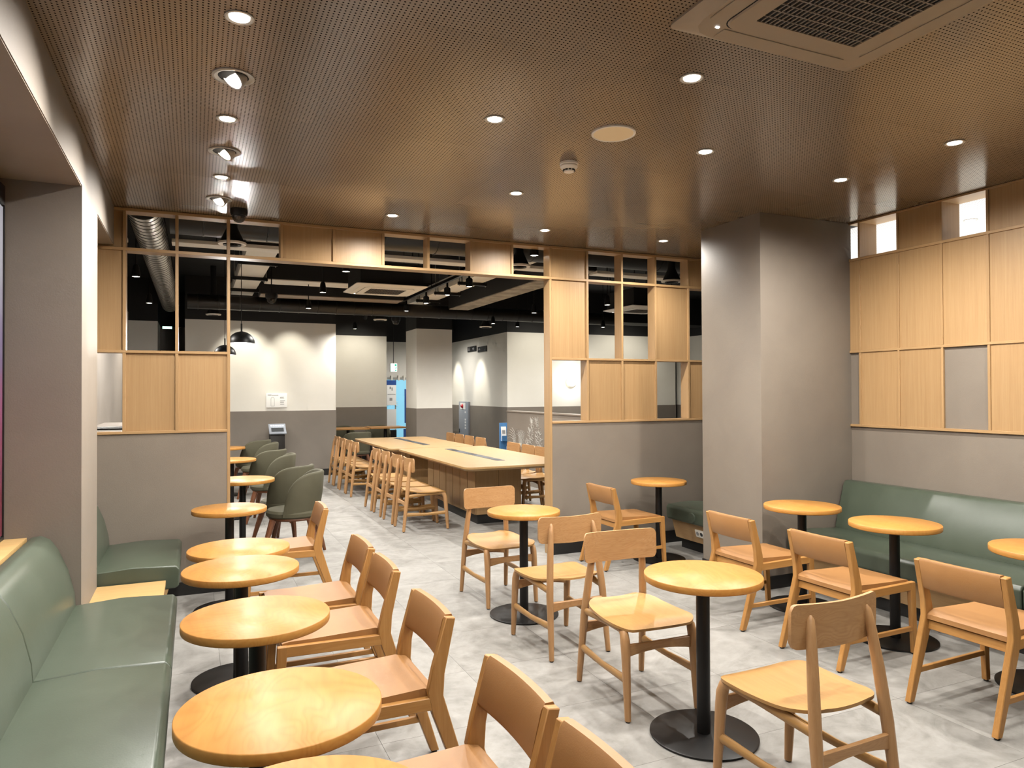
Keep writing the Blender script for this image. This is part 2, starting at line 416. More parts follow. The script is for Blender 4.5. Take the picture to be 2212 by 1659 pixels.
# ------------------------------------------------------------------ ceiling fittings
def downlight(label, loc, power=P_DOWN, angle=172, lens='lamp', color=WARM, group=None):
    t = thing('downlight', label, 'ceiling light', loc, 0, group)
    obj('trim_ring', MB().lathe([(.052, 0), (.052, -.004), (.046, -.006), (.036, -.002), (.036, 0)], 28), 'trim_silver', t, smooth=True)
    obj('lens', MB().lathe([(.001, -.0015), (.036, -.0015), (.036, -.004), (.001, -.006)], 24), lens, t, smooth=True)
    if power: spot('lamp', t, (0, 0, -.02), (0, 0, -1), power, angle, .75, .018, color)
    return t
LB = [('nearest small downlight in the row above the left tables', (.151, 2.792)), ('second small downlight in the row above the left tables', (.151, 3.855)),
      ('farthest small downlight in the row above the left tables', (.157, 4.913)), ('downlight left of the ceiling speaker over the aisle', (1.392, 3.324)),
      ('downlight over the round table beside the low wall opening', (2.048, 4.51)), ('downlight nearest the oak beam above the left aisle', (1.415, 5.458)),
      ('downlight near the oak beam left of the lattice panels', (2.744, 5.451)), ('downlight in front of the lattice beside the column', (3.944, 5.412)),
      ('downlight right of the white ceiling speaker', (2.698, 3.293)), ('downlight just below the air conditioner cassette', (2.008, 2.539)),
      ('downlight in front of the taupe column', (3.879, 3.384)), ('rightmost downlight beside the oak wall lattice', (3.888, 2.621)),
      ('downlight behind the camera over the left tables', (.151, 1.73)), ('downlight behind the camera over the left bench end', (.151, .4)),
      ('downlight behind the camera over the middle aisle', (1.392, 1.2)), ('downlight behind the camera over the right aisle', (2.698, 1.1)), ('downlight behind the camera beside the right wall', (3.888, 1.3))]
for lb, (x, y) in LB: downlight(lb, (x, y, ZC), P_DOWN*((1.05 if y > 4.5 else .55) if x < .3 else 1.0))
def gimbal(label, loc, aim):
    t = thing('gimbal_spotlight', label, 'ceiling light', loc, 0, 'tilting spotlights in the left ceiling row')
    obj('trim_ring', MB().lathe([(.088, 0), (.088, -.005), (.078, -.008), (.064, -.003), (.064, 0)], 32), 'trim_silver', t, smooth=True)
    obj('well', MB().lathe([(.001, -.0012), (.064, -.0012), (.064, -.0006), (.001, -.0006)], 24), 'cavity', t)
    d = (Vector(aim)-Vector(loc)).normalized(); q = d.to_track_quat('Z', 'Y').to_matrix().to_4x4()
    h = obj('head', MB().lathe([(.030, -.05), (.05, -.03), (.054, .012), (.047, .012), (.045, .002), (.001, .002)], 28), 'trim_silver', t, smooth=True)
    h.matrix_local = Matrix.Translation((0, 0, -.004)) @ q
    ln = obj('lens', MB().lathe([(.001, .003), (.044, .003), (.044, .005), (.001, .008)], 24), 'lamp', h, smooth=True)
    o = spot('lamp', t, d*.03, d, P_GIMBAL, 100, 1.0, .03, NEUT)
gimbal('nearest tilting spotlight aimed at the left wall', (.155, 3.328, ZC), (-.62, 2.95, 1.9))
gimbal('middle tilting spotlight aimed at the left wall pier', (.157, 4.386, ZC), (-.62, 4.15, 1.9))
gimbal('farthest tilting spotlight beside the black dome camera', (.160, 5.481, ZC), (-.62, 5.0, 1.9))
gimbal('tilting spotlight behind the camera near the left wall', (.155, 2.26, ZC), (-.62, 1.9, 1.9))
def dome_camera(label, loc, s=1.0):
    t = thing('dome_camera', label, 'security camera', loc)
    obj('housing', MB().lathe([(.001, 0), (.062*s, 0), (.062*s, -.03*s), (.056*s, -.05*s), (.001, -.05*s)], 28), 'black_metal', t, smooth=True)
    obj('dome', MB().lathe([(.05*s, -.05*s), (.047*s, -.072*s), (.034*s, -.092*s), (.014*s, -.101*s), (.001, -.102*s)], 24), 'dome', t, smooth=True)
    obj('lens', MB().lathe([(.001, -.052*s), (.018*s, -.055*s), (.018*s, -.075*s), (.001, -.08*s)], 14), 'trim_silver', t, smooth=True)
dome_camera('black dome security camera on the brown ceiling by the oak lattice', (.305, 5.73, ZC))
t = thing('ceiling_speaker', 'round cream ceiling speaker cover', 'speaker', (2.05, 3.25, ZC))
obj('rim', MB().lathe([(.118, 0), (.118, -.008), (.112, -.011), (.106, -.008), (.106, 0)], 48), 'white_plastic', t, smooth=True)
obj('cover', MB().lathe([(.001, 0), (.106, 0), (.106, -.008), (.001, -.009)], 48), 'cream', t, smooth=True)
t = thing('smoke_detector', 'white round smoke detector with dark vents', 'smoke detector', (2.072, 3.788, ZC))
obj('base', MB().lathe([(.001, 0), (.056, 0), (.056, -.012), (.05, -.016), (.001, -.016)], 32), 'white_plastic', t, smooth=True)
obj('body', MB().lathe([(.052, -.014), (.053, -.024), (.046, -.036), (.034, -.044), (.030, -.056), (.001, -.058)], 32), 'white_plastic', t, smooth=True)
for k in range(10):
    a = 2*PI*k/10; o = obj('vent', B(-.0075, .0075, -.003, .003, -.0035, .0035), 'cavity', t); o.location = (.0345*math.cos(a), .0345*math.sin(a), -.046); o.rotation_euler = (0, 0, a+PI/2)
def cassette(label, c, size, z, mats, drop=.035, grid=(24, 12), body=0, fine=True):
    t = thing('air_conditioner', label, 'air conditioner', (c[0], c[1], z)); hs = size/2
    f = MB(); R0 = rrect(-hs, hs, -hs, hs, .03, 3); R1 = rrect(-hs+.05, hs-.05, -hs+.05, hs-.05, .10, 3)
    f.rings([[(x, y, 0) for x, y in R0], [(x, y, -.008) for x, y in R0], [(x, y, -drop) for x, y in R1], [(x*.999, y*.999, -drop+.02) for x, y in R1]], True, False)
    f.rings([[(x, y, -drop) for x, y in R1], [(x*.9, y*.9, -drop-.001) for x, y in R1]], True, True)
    obj('panel', f, mats[0], t, smooth=True, auto=.35)
    hv = hs-.135
    for k in range(4):
        v = obj('vane', MB().prism([(-hv+.03, hs-.125), (hv-.03, hs-.125), (hv-.03, hs-.065), (-hv+.03, hs-.065)], 'z', -drop-.004, -drop-.001), mats[0], t, bevel=.002, seg=1)
        v.rotation_euler = (0, 0, k*PI/2)
    obj('vent_slot', MB().prism(rrect(-hv, hv, -hv, hv, .055, 5), 'z', -drop-.0016, -drop-.0012), 'cavity', t)
    gp = hs-.14
    obj('intake_frame', MB().rings([[(x, y, -drop-.002) for x, y in rrect(-gp, gp, -gp, gp, .05, 4)], [(x, y, -drop-.008) for x, y in rrect(-gp+.004, gp-.004, -gp+.004, gp-.004, .05, 4)],
        [(x, y, -drop-.008) for x, y in rrect(-gp+.085, gp-.085, -gp+.085, gp-.085, .006, 4)], [(x, y, -drop-.002) for x, y in rrect(-gp+.085, gp-.085, -gp+.085, gp-.085, .006, 4)]], True, False), mats[0], t)
    g = gp-.085
    obj('intake', B(-g, g, -g, g, -drop-.0026, -drop-.002), 'cavity', t)
    me = None
    for ax, n in ((0, grid[0]), (1, grid[1])):
        for i in range(1, n):
            p = -g+2*g*i/n; wd = .004 if i % 2 else .0055
            bx = B(p-wd/2, p+wd/2, -g, g, -drop-.007, -drop-.003) if ax == 0 else B(-g, g, p-wd/2, p+wd/2, -drop-.008, -drop-.003)
            obj('grille_bar', bx, mats[1], t)
    obj('indicator', B(-hs+.125, -hs+.14, hs-.13, hs-.12, -drop-.004, -drop), 'led', t)
    if body:
        obj('casing', B(-hs+.06, hs-.06, -hs+.06, hs-.06, 0, body), 'black_paint', t)
        for x in (-hs+.1, hs-.1):
            for y in (-hs+.1, hs-.1): obj('rod', MB().tube([(x, y, body-.01), (x, y, ZF-z)], .006, 6), 'black_metal', t)
    return t
cassette('large taupe ceiling air conditioner cassette at the top right', (2.11, 1.74), .945, ZC, ('ac_taupe', 'ac_dark'))

# ------------------------------------------------------------------ benches
def bench(name, label, y0, y1, seams, mirror=False, xf=-.09, xb=-.76, zs=.44, base=True, open_end=None, back=True):
    """green upholstered bench along a wall; built for the left wall (front faces +x), mirrored for the right."""
    s = -1 if mirror else 1; X = lambda x: xf + s*(x-(-.09))
    t = thing(name, label, 'bench', (0, 0, 0))
    cuts = [y0]+seams+[y1]
    d = xb-(-.76)
    for a, b in zip(cuts, cuts[1:]):
        prof = [(-.09, zs-.135), (-.085, zs-.03), (-.105, zs-.005), (-.35, zs+.006), (-.60+d, zs-.012), (-.64+d, zs-.03), (-.64+d, zs-.15), (-.11, zs-.15)]
        obj('seat_cushion', MB().prism([(X(x), z) for x, z in prof], 'y', a+.003, b-.003), 'green', t, bevel=.012, seg=3)
        if back:
            prof = [(-.565+d, zs-.03), (-.572+d, zs+.06), (-.60+d, zs+.18), (-.645+d, zs+.29), (-.68+d, zs+.345), (-.72+d, zs+.368), (-.765+d, zs+.362), (-.785+d, zs+.33), (-.785+d, zs-.03)]
            if mirror: prof = [(-.575+d, zs-.03), (-.58+d, zs+.02), (-.672+d, zs+.345), (-.692+d, zs+.366), (-.768+d, zs+.366), (-.785+d, zs+.35), (-.785+d, zs-.03)]
            obj('back_cushion', MB().prism([(X(x), z) for x, z in prof], 'y', a+.003, b-.003), 'green', t, bevel=.012, seg=3)
    obj('base', MB().prism([(X(-.15), zs-.152), (X(-.20), .105), (X(-.62+d), .105), (X(-.62+d), zs-.152)], 'y', y0+.01, y1-.01), 'oak_y', t)
    obj('plinth', B(X(-.26), X(-.60+d), y0+.02, y1-.02, 0, .105), 'baseboard', t)
    return t
bench('upholstered_bench', 'sage green upholstered bench along the window on the left', -.9, 4.365, [.15, 1.2, 2.235, 3.27])
bench('upholstered_bench', 'short green bench beyond the left wall pier', 5.06, 5.985, [], xb=-.76)
bench('upholstered_bench', 'long dark green bench along the right wall under the oak lattice', -.9, 4.235, [.4, 1.45, 2.5], True, 4.24, -.785)
sb = bench('upholstered_bench', 'small green bench tucked between the column and the low wall', 4.97, 5.80, [], True, 4.24, -.785)
obj('armrest_roll', MB().lathe([(.001, -.012), (.045, -.01), (.05, 0), (.05, .05), (.001, .05)], 28, (0, 0, 0), 'x'), 'green', sb, smooth=True, loc=(4.236, 5.40, .355))
so = thing('power_outlet', 'white twin power outlet on the small bench base', 'outlet', (4.3222, 5.385, .205)); so.rotation_euler = (0, -.267, 0)
obj('plate', B(-.012, 0, -.06, .06, -.036, .036), 'white_plastic', so, bevel=.003)
for yy in (-.027, .027):
    obj('socket', MB().lathe([(.001, -.0135), (.019, -.0135), (.019, -.012), (.001, -.012)], 18, (0, yy, 0), 'x'), 'ink' if yy > 0 else 'print_dark', so)
obj('side_ledge', B(XL-.02, -.165, 4.372, 5.045, .322, .352), 'sill', None, bevel=.002); tag(bpy.data.objects['side_ledge'], 'light wooden ledge in front of the left wall pier', 'ledge')
lg = bpy.data.objects['side_ledge']
obj('support', B(XL-.02, -.19, 4.385, 5.03, 0, .322), 'baseboard', lg)

# ------------------------------------------------------------------ round cafe tables
def round_table(name, label, loc, r=.259, h=.72, top='beech', group=None):
    t = thing(name, label, 'table', loc, random.uniform(-.25, .25), group)
    obj('table_top', MB().lathe([(.001, h-.030), (r-.004, h-.031), (r-.001, h-.029), (r, h-.026), (r, h-.003), (r-.0025, h), (.001, h)], 72), top, t, smooth=True, auto=.9)
    obj('mounting_plate', MB().lathe([(.001, h-.038), (.11, h-.038), (.11, h-.030), (.001, h-.030)], 24), 'black_metal', t)
    obj('pole', MB().lathe([(.030, .012), (.030, h-.036)], 24), 'black_metal', t, smooth=True)
    obj('base_plate', MB().lathe([(.001, 0), (.235, 0), (.238, .003), (.238, .009), (.232, .012), (.001, .014)], 56), 'black_metal', t, smooth=True)
    return t
RT = [('round wooden cafe table nearest the camera, cut off at the bottom edge', (.20, 1.405)),
      ('large looking round cafe table at the lower left with wavy grain', (.209, 1.97)),
      ('second fully visible round cafe table in the left row', (.212, 2.795)),
      ('third round cafe table in the left row', (.203, 3.592)),
      ('fourth round cafe table in the left row, just behind the third', (.221, 4.118)),
      ('round cafe table against the low wall at the end of the left row', (.230, 5.48)),
      ('round cafe table in the middle between two plywood chairs nearest the camera', (2.085, 2.585)),
      ('round cafe table between the two farther plywood chairs', (2.085, 4.49)),
      ('round cafe table in the niche beside the small green bench', (3.90, 5.45)),
      ('round cafe table beside the column at the right bench', (3.972, 3.825)),
      ('round cafe table in the middle of the right bench', (3.962, 3.08)),
      ('round cafe table at the right edge of the picture', (4.02, 2.24))]
for lb, (x, y) in RT: round_table('cafe_table', lb, (x, y, 0), .252 if y > 4.4 else .26, .708 if 'fourth' in lb else .72, group='round cafe tables')

# ------------------------------------------------------------------ chairs with tan leather
def leather_chair():
    t = thing('leather_chair', 'proto', 'chair', (0, 0, 0), 0, 'wooden chairs with tan leather'); W = .205
    ft, kk, tp = (0, 0), (.140, .415), (.078, .705)
    for s in (-1, 1):
        y0, y1 = s*W-.0145, s*W+.0145
        prof = [(-.017, .008), (.019, .008), (.150, .355), (.168, .44), (.150, .52), (.097, .705), (.060, .70), (.103, .50), (.108, .42)]
        obj('rear_leg', MB().prism(prof, 'y', y0, y1), 'ash_z', t, bevel=.003, seg=1)
        obj('front_leg', MB().prism([(.600, .008), (.632, .008), (.613, .425), (.568, .425), (.573, .37)], 'y', y0, y1), 'ash_z', t, bevel=.003, seg=1)
        obj('side_rail', MB().prism([(.135, .372), (.575, .378), (.600, .424), (.135, .418)], 'y', y0+.001, y1-.001), 'ash_x', t, bevel=.002, seg=1)
        obj('stretcher', MB().prism([(.055, .140), (.608, .140), (.606, .166), (.064, .166)], 'y', s*W-.009, s*W+.009), 'ash_x', t, bevel=.002, seg=1)
        for x in (.001, .616): obj('glide', MB().lathe([(.012, 0), (.012, .009)], 10, (x, s*W, 0)), 'black_metal', t)
    obj('front_rail', B(.572, .596, -W+.013, W-.013, .365, .412), 'ash_y', t, bevel=.002, seg=1)
    obj('rear_rail', MB().prism([(.125, .352), (.147, .352), (.154, .395), (.132, .395)], 'y', -W+.013, W-.013), 'ash_y', t, bevel=.002, seg=1)
    st = MB(); n = 9; V = []
    prof = [(.118, .402), (.120, .425), (.132, .436), (.175, .447), (.30, .442), (.45, .437), (.56, .436), (.590, .430), (.592, .402)]
    rows = []
    for k in range(n):
        y = -W+.0148+(2*W-.0296)*k/(n-1); dip = .006*(1-(2*k/(n-1)-1)**2)
        rows.append([(x, y, z-(dip if z > .43 else 0)) for x, z in prof])
    obj('seat_cushion', st.rings(rows), 'tan', t, smooth=True, auto=.7)
    bk = MB(); rows = []
    prof = [(.128, .556), (.134, .570), (.103, .690), (.090, .7075), (.066, .7075), (.060, .695), (.092, .566), (.100, .556)]
    for k in range(11):
        y = -W+.0148+(2*W-.0296)*k/10; c = -.012*(1-(2*k/10-1)**2)
        rows.append([(x+c, y, z) for x, z in prof])
    obj('back_cushion', bk.rings(rows), 'tan', t, smooth=True, auto=.75)
    return t
lc = leather_chair()
LCH = [('tan leather chair cut by the bottom edge, nearest to the camera', (.945, 1.415), PI), ('tan leather chair in front of the lowest left round table', (.945, 1.905), PI),
       ('tan leather chair at the large lower left round table', (.945, 2.74), PI), ('x', (.945, 3.485), PI),
       ('tan leather chair behind the overlapping one in the left row', (.945, 4.02), PI), ('tan leather chair farthest back in the left row beside the olive tub chairs', (.945, 5.43), PI),
       ('tan leather chair at the niche table beside the low wall', (3.21, 5.465), 0), ('tan leather chair at the table next to the column', (3.205, 3.79), 0),
       ('tan leather chair at the middle table of the right bench', (3.215, 3.05), 0), ('tan leather chair nearest the right picture edge', (3.22, 2.22), 0)]
LCH[3] = ('front one of two overlapping tan leather chairs in the left row', LCH[3][1], PI)
LCH[4] = ('rear one of two overlapping tan leather chairs in the left row', LCH[4][1], PI)
for i, (lb, (x, y), rz) in enumerate(LCH):
    rz += [0, .02, .03, -.01, .02, -.03, .03, .015, .04, .05][i]*.6
    if i == 0: lc.location = (x, y, 0); lc.rotation_euler = (0, 0, rz); lc['label'] = lb
    else: dup(lc, (x, y, 0), rz, lb)

# ------------------------------------------------------------------ plywood chairs
def plywood_chair():
    t = thing('plywood_chair', 'proto', 'chair', (0, 0, 0), 0, 'pale oak chairs with plywood seat and back')
    for s in (-1, 1):
        pts = [(0, s*.190, .006), (.012, s*.186, .12), (.040, s*.178, .36), (.062, s*.163, .55), (.082, s*.148, .70), (.090, s*.142, .752), (.093, s*.140, .766)]
        obj('rear_leg', MB().tube(pts, [.0165, .019, .0235, .022, .019, .015, .006], 12, .85), 'pale_z', t, smooth=True)
        pts = [(.508, s*.192, .006), (.498, s*.190, .14), (.486, s*.188, .30), (.478, s*.187, .365), (.466, s*.186, .398), (.440, s*.185, .412), (.40, s*.184, .414)]
        obj('front_leg', MB().tube(pts, [.0165, .0205, .0245, .026, .0235, .019, .015], 12, .85), 'pale_z', t, smooth=True)
        obj('side_rail', MB().tube([(.045, s*.176, .385), (.16, s*.180, .398), (.30, s*.183, .408), (.43, s*.185, .410)], [.018, .021, .020, .018], 10, .72), 'pale_x', t, smooth=True)
        obj('stretcher', MB().tube([(.020, s*.184, .190), (.26, s*.188, .182), (.494, s*.190, .190)], [.021, .0165, .021], 10, .62), 'pale_x', t, smooth=True)
        for x, y in ((0, .19), (.508, .192)): obj('glide', MB().lathe([(.011, 0), (.011, .008)], 10, (x, s*y, 0)), 'black_metal', t)
    for x, z, wz in ((.482, .330, .060), (.032, .305, .060)):
        rows = []
        yy = .186 if x > .3 else .180
        for k in range(9):
            u = 2*k/8-1; hh = wz/2*(.62+.38*u*u); zc = z-.010*u*u
            rows.append([(x-.009, u*yy, zc-hh), (x+.009, u*yy, zc-hh), (x+.009, u*yy, zc+hh), (x-.009, u*yy, zc+hh)])
        obj('cross_rail', MB().rings(rows), 'pale_y', t, bevel=.003, seg=1)
    # seat shell, gently dished
    nx, ny = 22, 12; th = .012; top, bot = [], []
    def outline(u):
        return .190+.030*math.sin(min(u, 1)*PI*.62)
    def P(i, j):
        u = (1-math.cos(PI*i/nx))/2; x = .055+.445*u; hw = outline(u); e = 0
        if u < .24: e = .085*(1-math.sqrt(max(0, 1-((.24-u)/.24)**2)))
        if u > .80: e = .075*(1-math.sqrt(max(0, 1-((u-.80)/.20)**2)))
        hw -= e; v = 2*j/ny-1; y = hw*v
        xx = x
        z = .437+.008*abs(v)**2.2*(1-.7*u) - .010*math.sin(u*PI) - .020*max(0, (u-.80)/.20)**2 + .008*max(0, (.3-u)/.3)
        return xx, y, z
    g = MB(); vs = []
    for lay in (0, 1):
        for i in range(nx+1):
            for j in range(ny+1):
                x, y, z = P(i, j); vs.append((x, y, z-lay*th))
    N = (nx+1)*(ny+1); fs = []
    I = lambda i, j, l: l*N+i*(ny+1)+j
    for i in range(nx):
        for j in range(ny):
            fs.append((I(i,j,0), I(i+1,j,0), I(i+1,j+1,0), I(i,j+1,0))); fs.append((I(i,j,1), I(i,j+1,1), I(i+1,j+1,1), I(i+1,j,1)))
    for i in range(nx):
        fs.append((I(i,0,0), I(i,0,1), I(i+1,0,1), I(i+1,0,0))); fs.append((I(i,ny,0), I(i+1,ny,0), I(i+1,ny,1), I(i,ny,1)))
    for j in range(ny):
        fs.append((I(0,j,0), I(0,j+1,0), I(0,j+1,1), I(0,j,1))); fs.append((I(nx,j,0), I(nx,j,1), I(nx,j+1,1), I(nx,j+1,0)))
    obj('seat', g.add(vs, fs), 'pale_x', t, smooth=True, auto=.8)
    # curved backrest plate with rounded corners
    g = MB(); rows = []
    th = .013; W2 = .214; n = 44
    fr, bk_ = [], []
    zc, hh, rr = .724, .077, .024
    for k in range(n+1):
        y = W2*(2*k/n-1); e = W2-abs(y); cut = 0
        if e < rr: cut = rr-math.sqrt(max(0, rr*rr-(rr-e)**2))
        taper = .004*(abs(y)/W2)
        lo, hi = zc-hh+cut+taper, zc+hh-cut+.004*(abs(y)/W2)
        bx = .098-.030*(1-(y/W2)**2)
        f = lambda z: bx+.04*(zc-z)*.6
        rows.append([(f(lo)+th+.010, y, lo), (f(zc)+th+.010, y, zc), (f(hi)+th+.010, y, hi), (f(hi)+.010, y, hi), (f(zc)+.010, y, zc), (f(lo)+.010, y, lo)])
    obj('backrest', MB().rings(rows), 'pale_y', t, smooth=True, auto=.8)
    return t
pc = plywood_chair()
PCH = [('plywood chair in the foreground seen from behind, nearest the camera', (2.08, 1.745), PI/2), ('plywood chair facing the camera behind the nearest middle table', (2.06, 3.325), -PI/2),
       ('plywood chair seen from behind in front of the farther middle table', (2.05, 3.64), PI/2), ('plywood chair facing the camera beside the end of the long table', (2.075, 5.215), -PI/2)]
num = ['first', 'second', 'third', 'fourth']
for k, y in enumerate((7.84, 8.35, 8.90, 9.40)): PCH.append((f'plywood chair on the left side of the near long table, {num[k]} from the front', (2.10, y), 0))
for k, y in enumerate((10.74, 11.22, 11.76, 12.24)): PCH.append((f'plywood chair on the left side of the far long table, {num[k]} from the front', (2.10, y), 0))
for k, y in enumerate((8.48, 8.92, 9.42)): PCH.append((f'plywood chair right of the near long table, {num[k]} counted from the oak post', (4.33, y), PI))
for k, y in enumerate((10.72, 11.24, 11.72, 12.2)): PCH.append((f'plywood chair right of the far long table, {num[k]} counted from the front', (4.33, y), PI))
for i, (lb, (x, y), rz) in enumerate(PCH):
    rz += [.03, -.05, .02, .04][i] if i < 4 else random.uniform(-.03, .03)
    if i == 0: pc.location = (x, y, 0); pc.rotation_euler = (0, 0, rz); pc['label'] = lb
    else: dup(pc, (x, y, 0), rz, lb)

# ------------------------------------------------------------------ long communal tables
def long_table(label, x0, x1, y0, y1, bx0, bx1, by0, by1, sx, s0, s1, h=.74):
    t = thing('communal_table', label, 'table', ((x0+x1)/2, (y0+y1)/2, 0)); cx, cy = (x0+x1)/2, (y0+y1)/2
    o0 = rrect(x0-cx, x1-cx, y0-cy, y1-cy, .10, 6); o1 = rrect(x0-cx+.03, x1-cx-.03, y0-cy+.03, y1-cy-.03, .08, 6)
    obj('table_top', MB().rings([[(x, y, h-.045) for x, y in o1], [(x, y, h-.022) for x, y in o0], [(x, y, h-.003) for x, y in o0], [(x*.998, y*.999, h) for x, y in o0]]), 'maple_y', t, smooth=True, auto=.3)
    a, b, c, d = bx0-cx, bx1-cx, by0-cy, by1-cy
    obj('plinth', B(a+.03, b-.03, c+.03, d-.03, 0, .11), 'baseboard', t)
    obj('core', B(a+.008, b-.008, c+.008, d-.008, .11, h-.045), 'oak_z', t)
    n = int((d-c)/.235)
    for k in range(n):
        p0, p1 = c+(d-c)*k/n+.004, c+(d-c)*(k+1)/n-.012
        obj('side_panel', B(a-.006, a+.01, p0, p1, .112, h-.046), 'oak_z', t); obj('side_panel', B(b-.01, b+.006, p0, p1, .112, h-.046), 'oak_z', t)
    for k in range(2):
        p0, p1 = a+(b-a)*k/2+.002, a+(b-a)*(k+1)/2-.002
        obj('end_panel', B(p0, p1, c-.006, c+.01, .112, h-.046), 'oak_z', t); obj('end_panel', B(p0, p1, d-.01, d+.006, .112, h-.046), 'oak_z', t)
    st = obj('power_strip', MB().prism(rrect(sx-cx-.055, sx-cx+.055, s0-cy, s1-cy, .02, 4), 'z', h-.001, h+.002), 'print_dark', t)
    for k in (.12, .5, .86):
        yy = s0-cy+(s1-s0)*k; obj('flap', B(sx-cx-.04, sx-cx+.04, yy-.09, yy+.09, h+.0015, h+.004), 'black_metal', st, bevel=.001, seg=1)
long_table('near pale wooden communal table with power strip', 2.62, 3.93, 7.08, 9.88, 2.985, 3.56, 7.745, 9.6, 3.26, 7.63, 9.55)
long_table('far pale wooden communal table with power strip', 2.53, 3.81, 9.92, 12.45, 2.9, 3.45, 10.2, 12.1, 3.22, 10.4, 12.2)

# ------------------------------------------------------------------ olive tub chairs and tables beyond the partition
def tub_chair():
    t = thing('tub_chair', 'proto', 'chair', (0, 0, 0), 0, 'olive tub chairs')
    rows = []; n = 40; PH = math.radians(98)
    for k in range(n+1):
        ph = PH*(2*k/n-1); u = abs(ph)/PH
        tt = (1-math.cos(ph))/(1-math.cos(PH)); zt = .43+.375*max(0, 1-tt**2.6)**.55; zb = .40
        ca, sa = -math.cos(ph), math.sin(ph)
        def q(r, z): return (r*ca*1.02+.02, r*sa, z)
        bulge = .035*(zt-zb)/.4
        mid = (zt+zb)/2
        ro, rm, rt_ = .245, .262+bulge*.4, .258+bulge*.9
        rows.append([q(ro, zb), q(rm, mid), q(rt_, zt-.02), q(rt_-.008, zt-.004), q(rt_-.022, zt), q(rt_-.040, zt-.012), q(rm-.042, mid), q(ro-.045, zb)])
    obj('shell', MB().rings(rows), 'olive', t, smooth=True, auto=1.2)
    obj('seat_cushion', MB().lathe([(.001, .385), (.235, .385), (.252, .40), (.255, .43), (.238, .452), (.12, .462), (.001, .464)], 40), 'olive', t, smooth=True)
    obj('seat_ring', MB().lathe([(.001, .360), (.222, .360), (.232, .372), (.228, .387), (.001, .387)], 36), 'walnut', t, smooth=True)
    for sx, sy in ((1, 1), (1, -1), (-1, 1), (-1, -1)):
        obj('leg', MB().tube([(.165*sx, .15*sy, .37), (.21*sx, .185*sy, .20), (.255*sx, .225*sy, 0)], [.031, .024, .015], 10), 'walnut', t, smooth=True)
    return t
tc_ = tub_chair()
TUB = [('nearest olive tub chair beside the oak jamb', (.86, 7.0), PI-.28), ('second olive tub chair in the row beyond the lattice', (.86, 7.62), PI-.70),
       ('third olive tub chair in the row beyond the lattice', (.86, 9.05), PI-.28), ('fourth olive tub chair in the row beyond the lattice', (.84, 9.85), PI-.70),
       ('fifth olive tub chair in the row, its rim just showing', (.88, 11.2), PI-.28), ('farthest olive tub chair in the row near the far wall', (.84, 11.95), PI-.70),
       ('left olive chair at the niche counter by the far wall', (2.95, 15.75), -PI/2), ('right olive chair at the niche counter by the far wall', (3.75, 15.75), -PI/2),
       ('olive chair with its back to the far end of the long table', (2.78, 13.45), PI/2+.2)]
for i, (lb, (x, y), rz) in enumerate(TUB):
    if i == 0: tc_.location = (x, y, 0); tc_.rotation_euler = (0, 0, rz); tc_['label'] = lb
    else: dup(tc_, (x, y, 0), rz, lb)
for lb, (x, y) in [('nearest round table beyond the lattice beside the olive chairs', (.42, 7.26)), ('second round table beyond the lattice beside the olive chairs', (.42, 9.5)), ('farthest round table beyond the lattice beside the olive chairs', (.42, 11.6))]:
    round_table('cafe_table', lb, (x, y, 0), .29, .72, 'beech', 'round tables beyond the lattice')
def bistro(label, loc, w, d, h):
    t = thing('square_table', label, 'table', loc)
    obj('table_top', B(-w/2, w/2, -d/2, d/2, h-.03, h), 'ash_x', t, bevel=.003)
    obj('pole', MB().lathe([(.035, .02), (.035, h-.03)], 16), 'black_metal', t, smooth=True)
    obj('base_plate', MB().lathe([(.001, 0), (.24, 0), (.24, .012), (.03, .03), (.001, .03)], 28), 'black_metal', t, smooth=True)
bistro('left wooden table in the niche by the far wall', (2.98, 15.25, 0), .78, .65, .79)
bistro('right wooden table in the niche by the far wall', (3.77, 15.2, 0), .78, .65, .80)

# ------------------------------------------------------------------ the further room: walls
ZD, ZW = 1.21, 2.83
def far_wall(name, label, x0, x1, y0, y1, dado=True, zd=ZD, zw=ZW, base=True, white='far_white'):
    o = struct(name, B(x0, x1, y0, y1, 0, zw), white, label)
    e = .006
    if dado: obj('dado', B(x0-e, x1+e, y0-e, y1+e, 0, zd), 'far_gray', o)
    obj('upper_band', B(x0-.002, x1+.002, y0-.002, y1+.002, zw, ZF), 'black_paint', o)
    if base: obj('skirting', B(x0-.014, x1+.014, y0-.014, y1+.014, 0, .12), 'baseboard', o)
    return o
far_wall('wall_far_left', 'white far wall with gray dado and a lit poster', -.15, 2.43, 13.6, 16.19)
far_wall('wall_far_niche', 'far niche wall with gray dado behind two small tables', 2.44, 4.05, 16.2, 16.4, white='far_white')
far_wall('wall_far_pillar', 'white square pillar with gray dado beside the glass door', 4.11, 4.87, 13.97, 14.75)
far_wall('wall_far_door', 'far wall above the glass door', 4.06, 6.15, 17.9, 18.05)
far_wall('wall_far_corner', 'white side wall with gray dado, cabinet and black signs', 6.155, 6.4, 14.2, 17.9)
far_wall('wall_far_right', 'white wall with gray dado and a round lit sconce', 6.15, 10.56, 14.05, 14.19)
far_wall('wall_far_recess', 'pale recess wall beyond the right end of the white wall', 10.7, 11.1, 13.0, 16.5)
struct('wall_far_east', B(11.1, 11.2, YP, 18.1, 0, ZF), 'far_gray', 'gray side wall at the far right')
struct('wall_far_return', B(5.3, 11.2, YP, YP+.1, 0, ZF), 'far_gray', 'return wall behind the column')
o = struct('wall_far_window', MB().box(-1.3, -1.2, YP+TP, 16.4, 0, ZF), 'far_gray', 'gray window side wall of the further room')
far_wall('wall_far_pier', 'white pier at the left side of the further room', -1.2, -.60, 14.2, 15.2, dado=False)
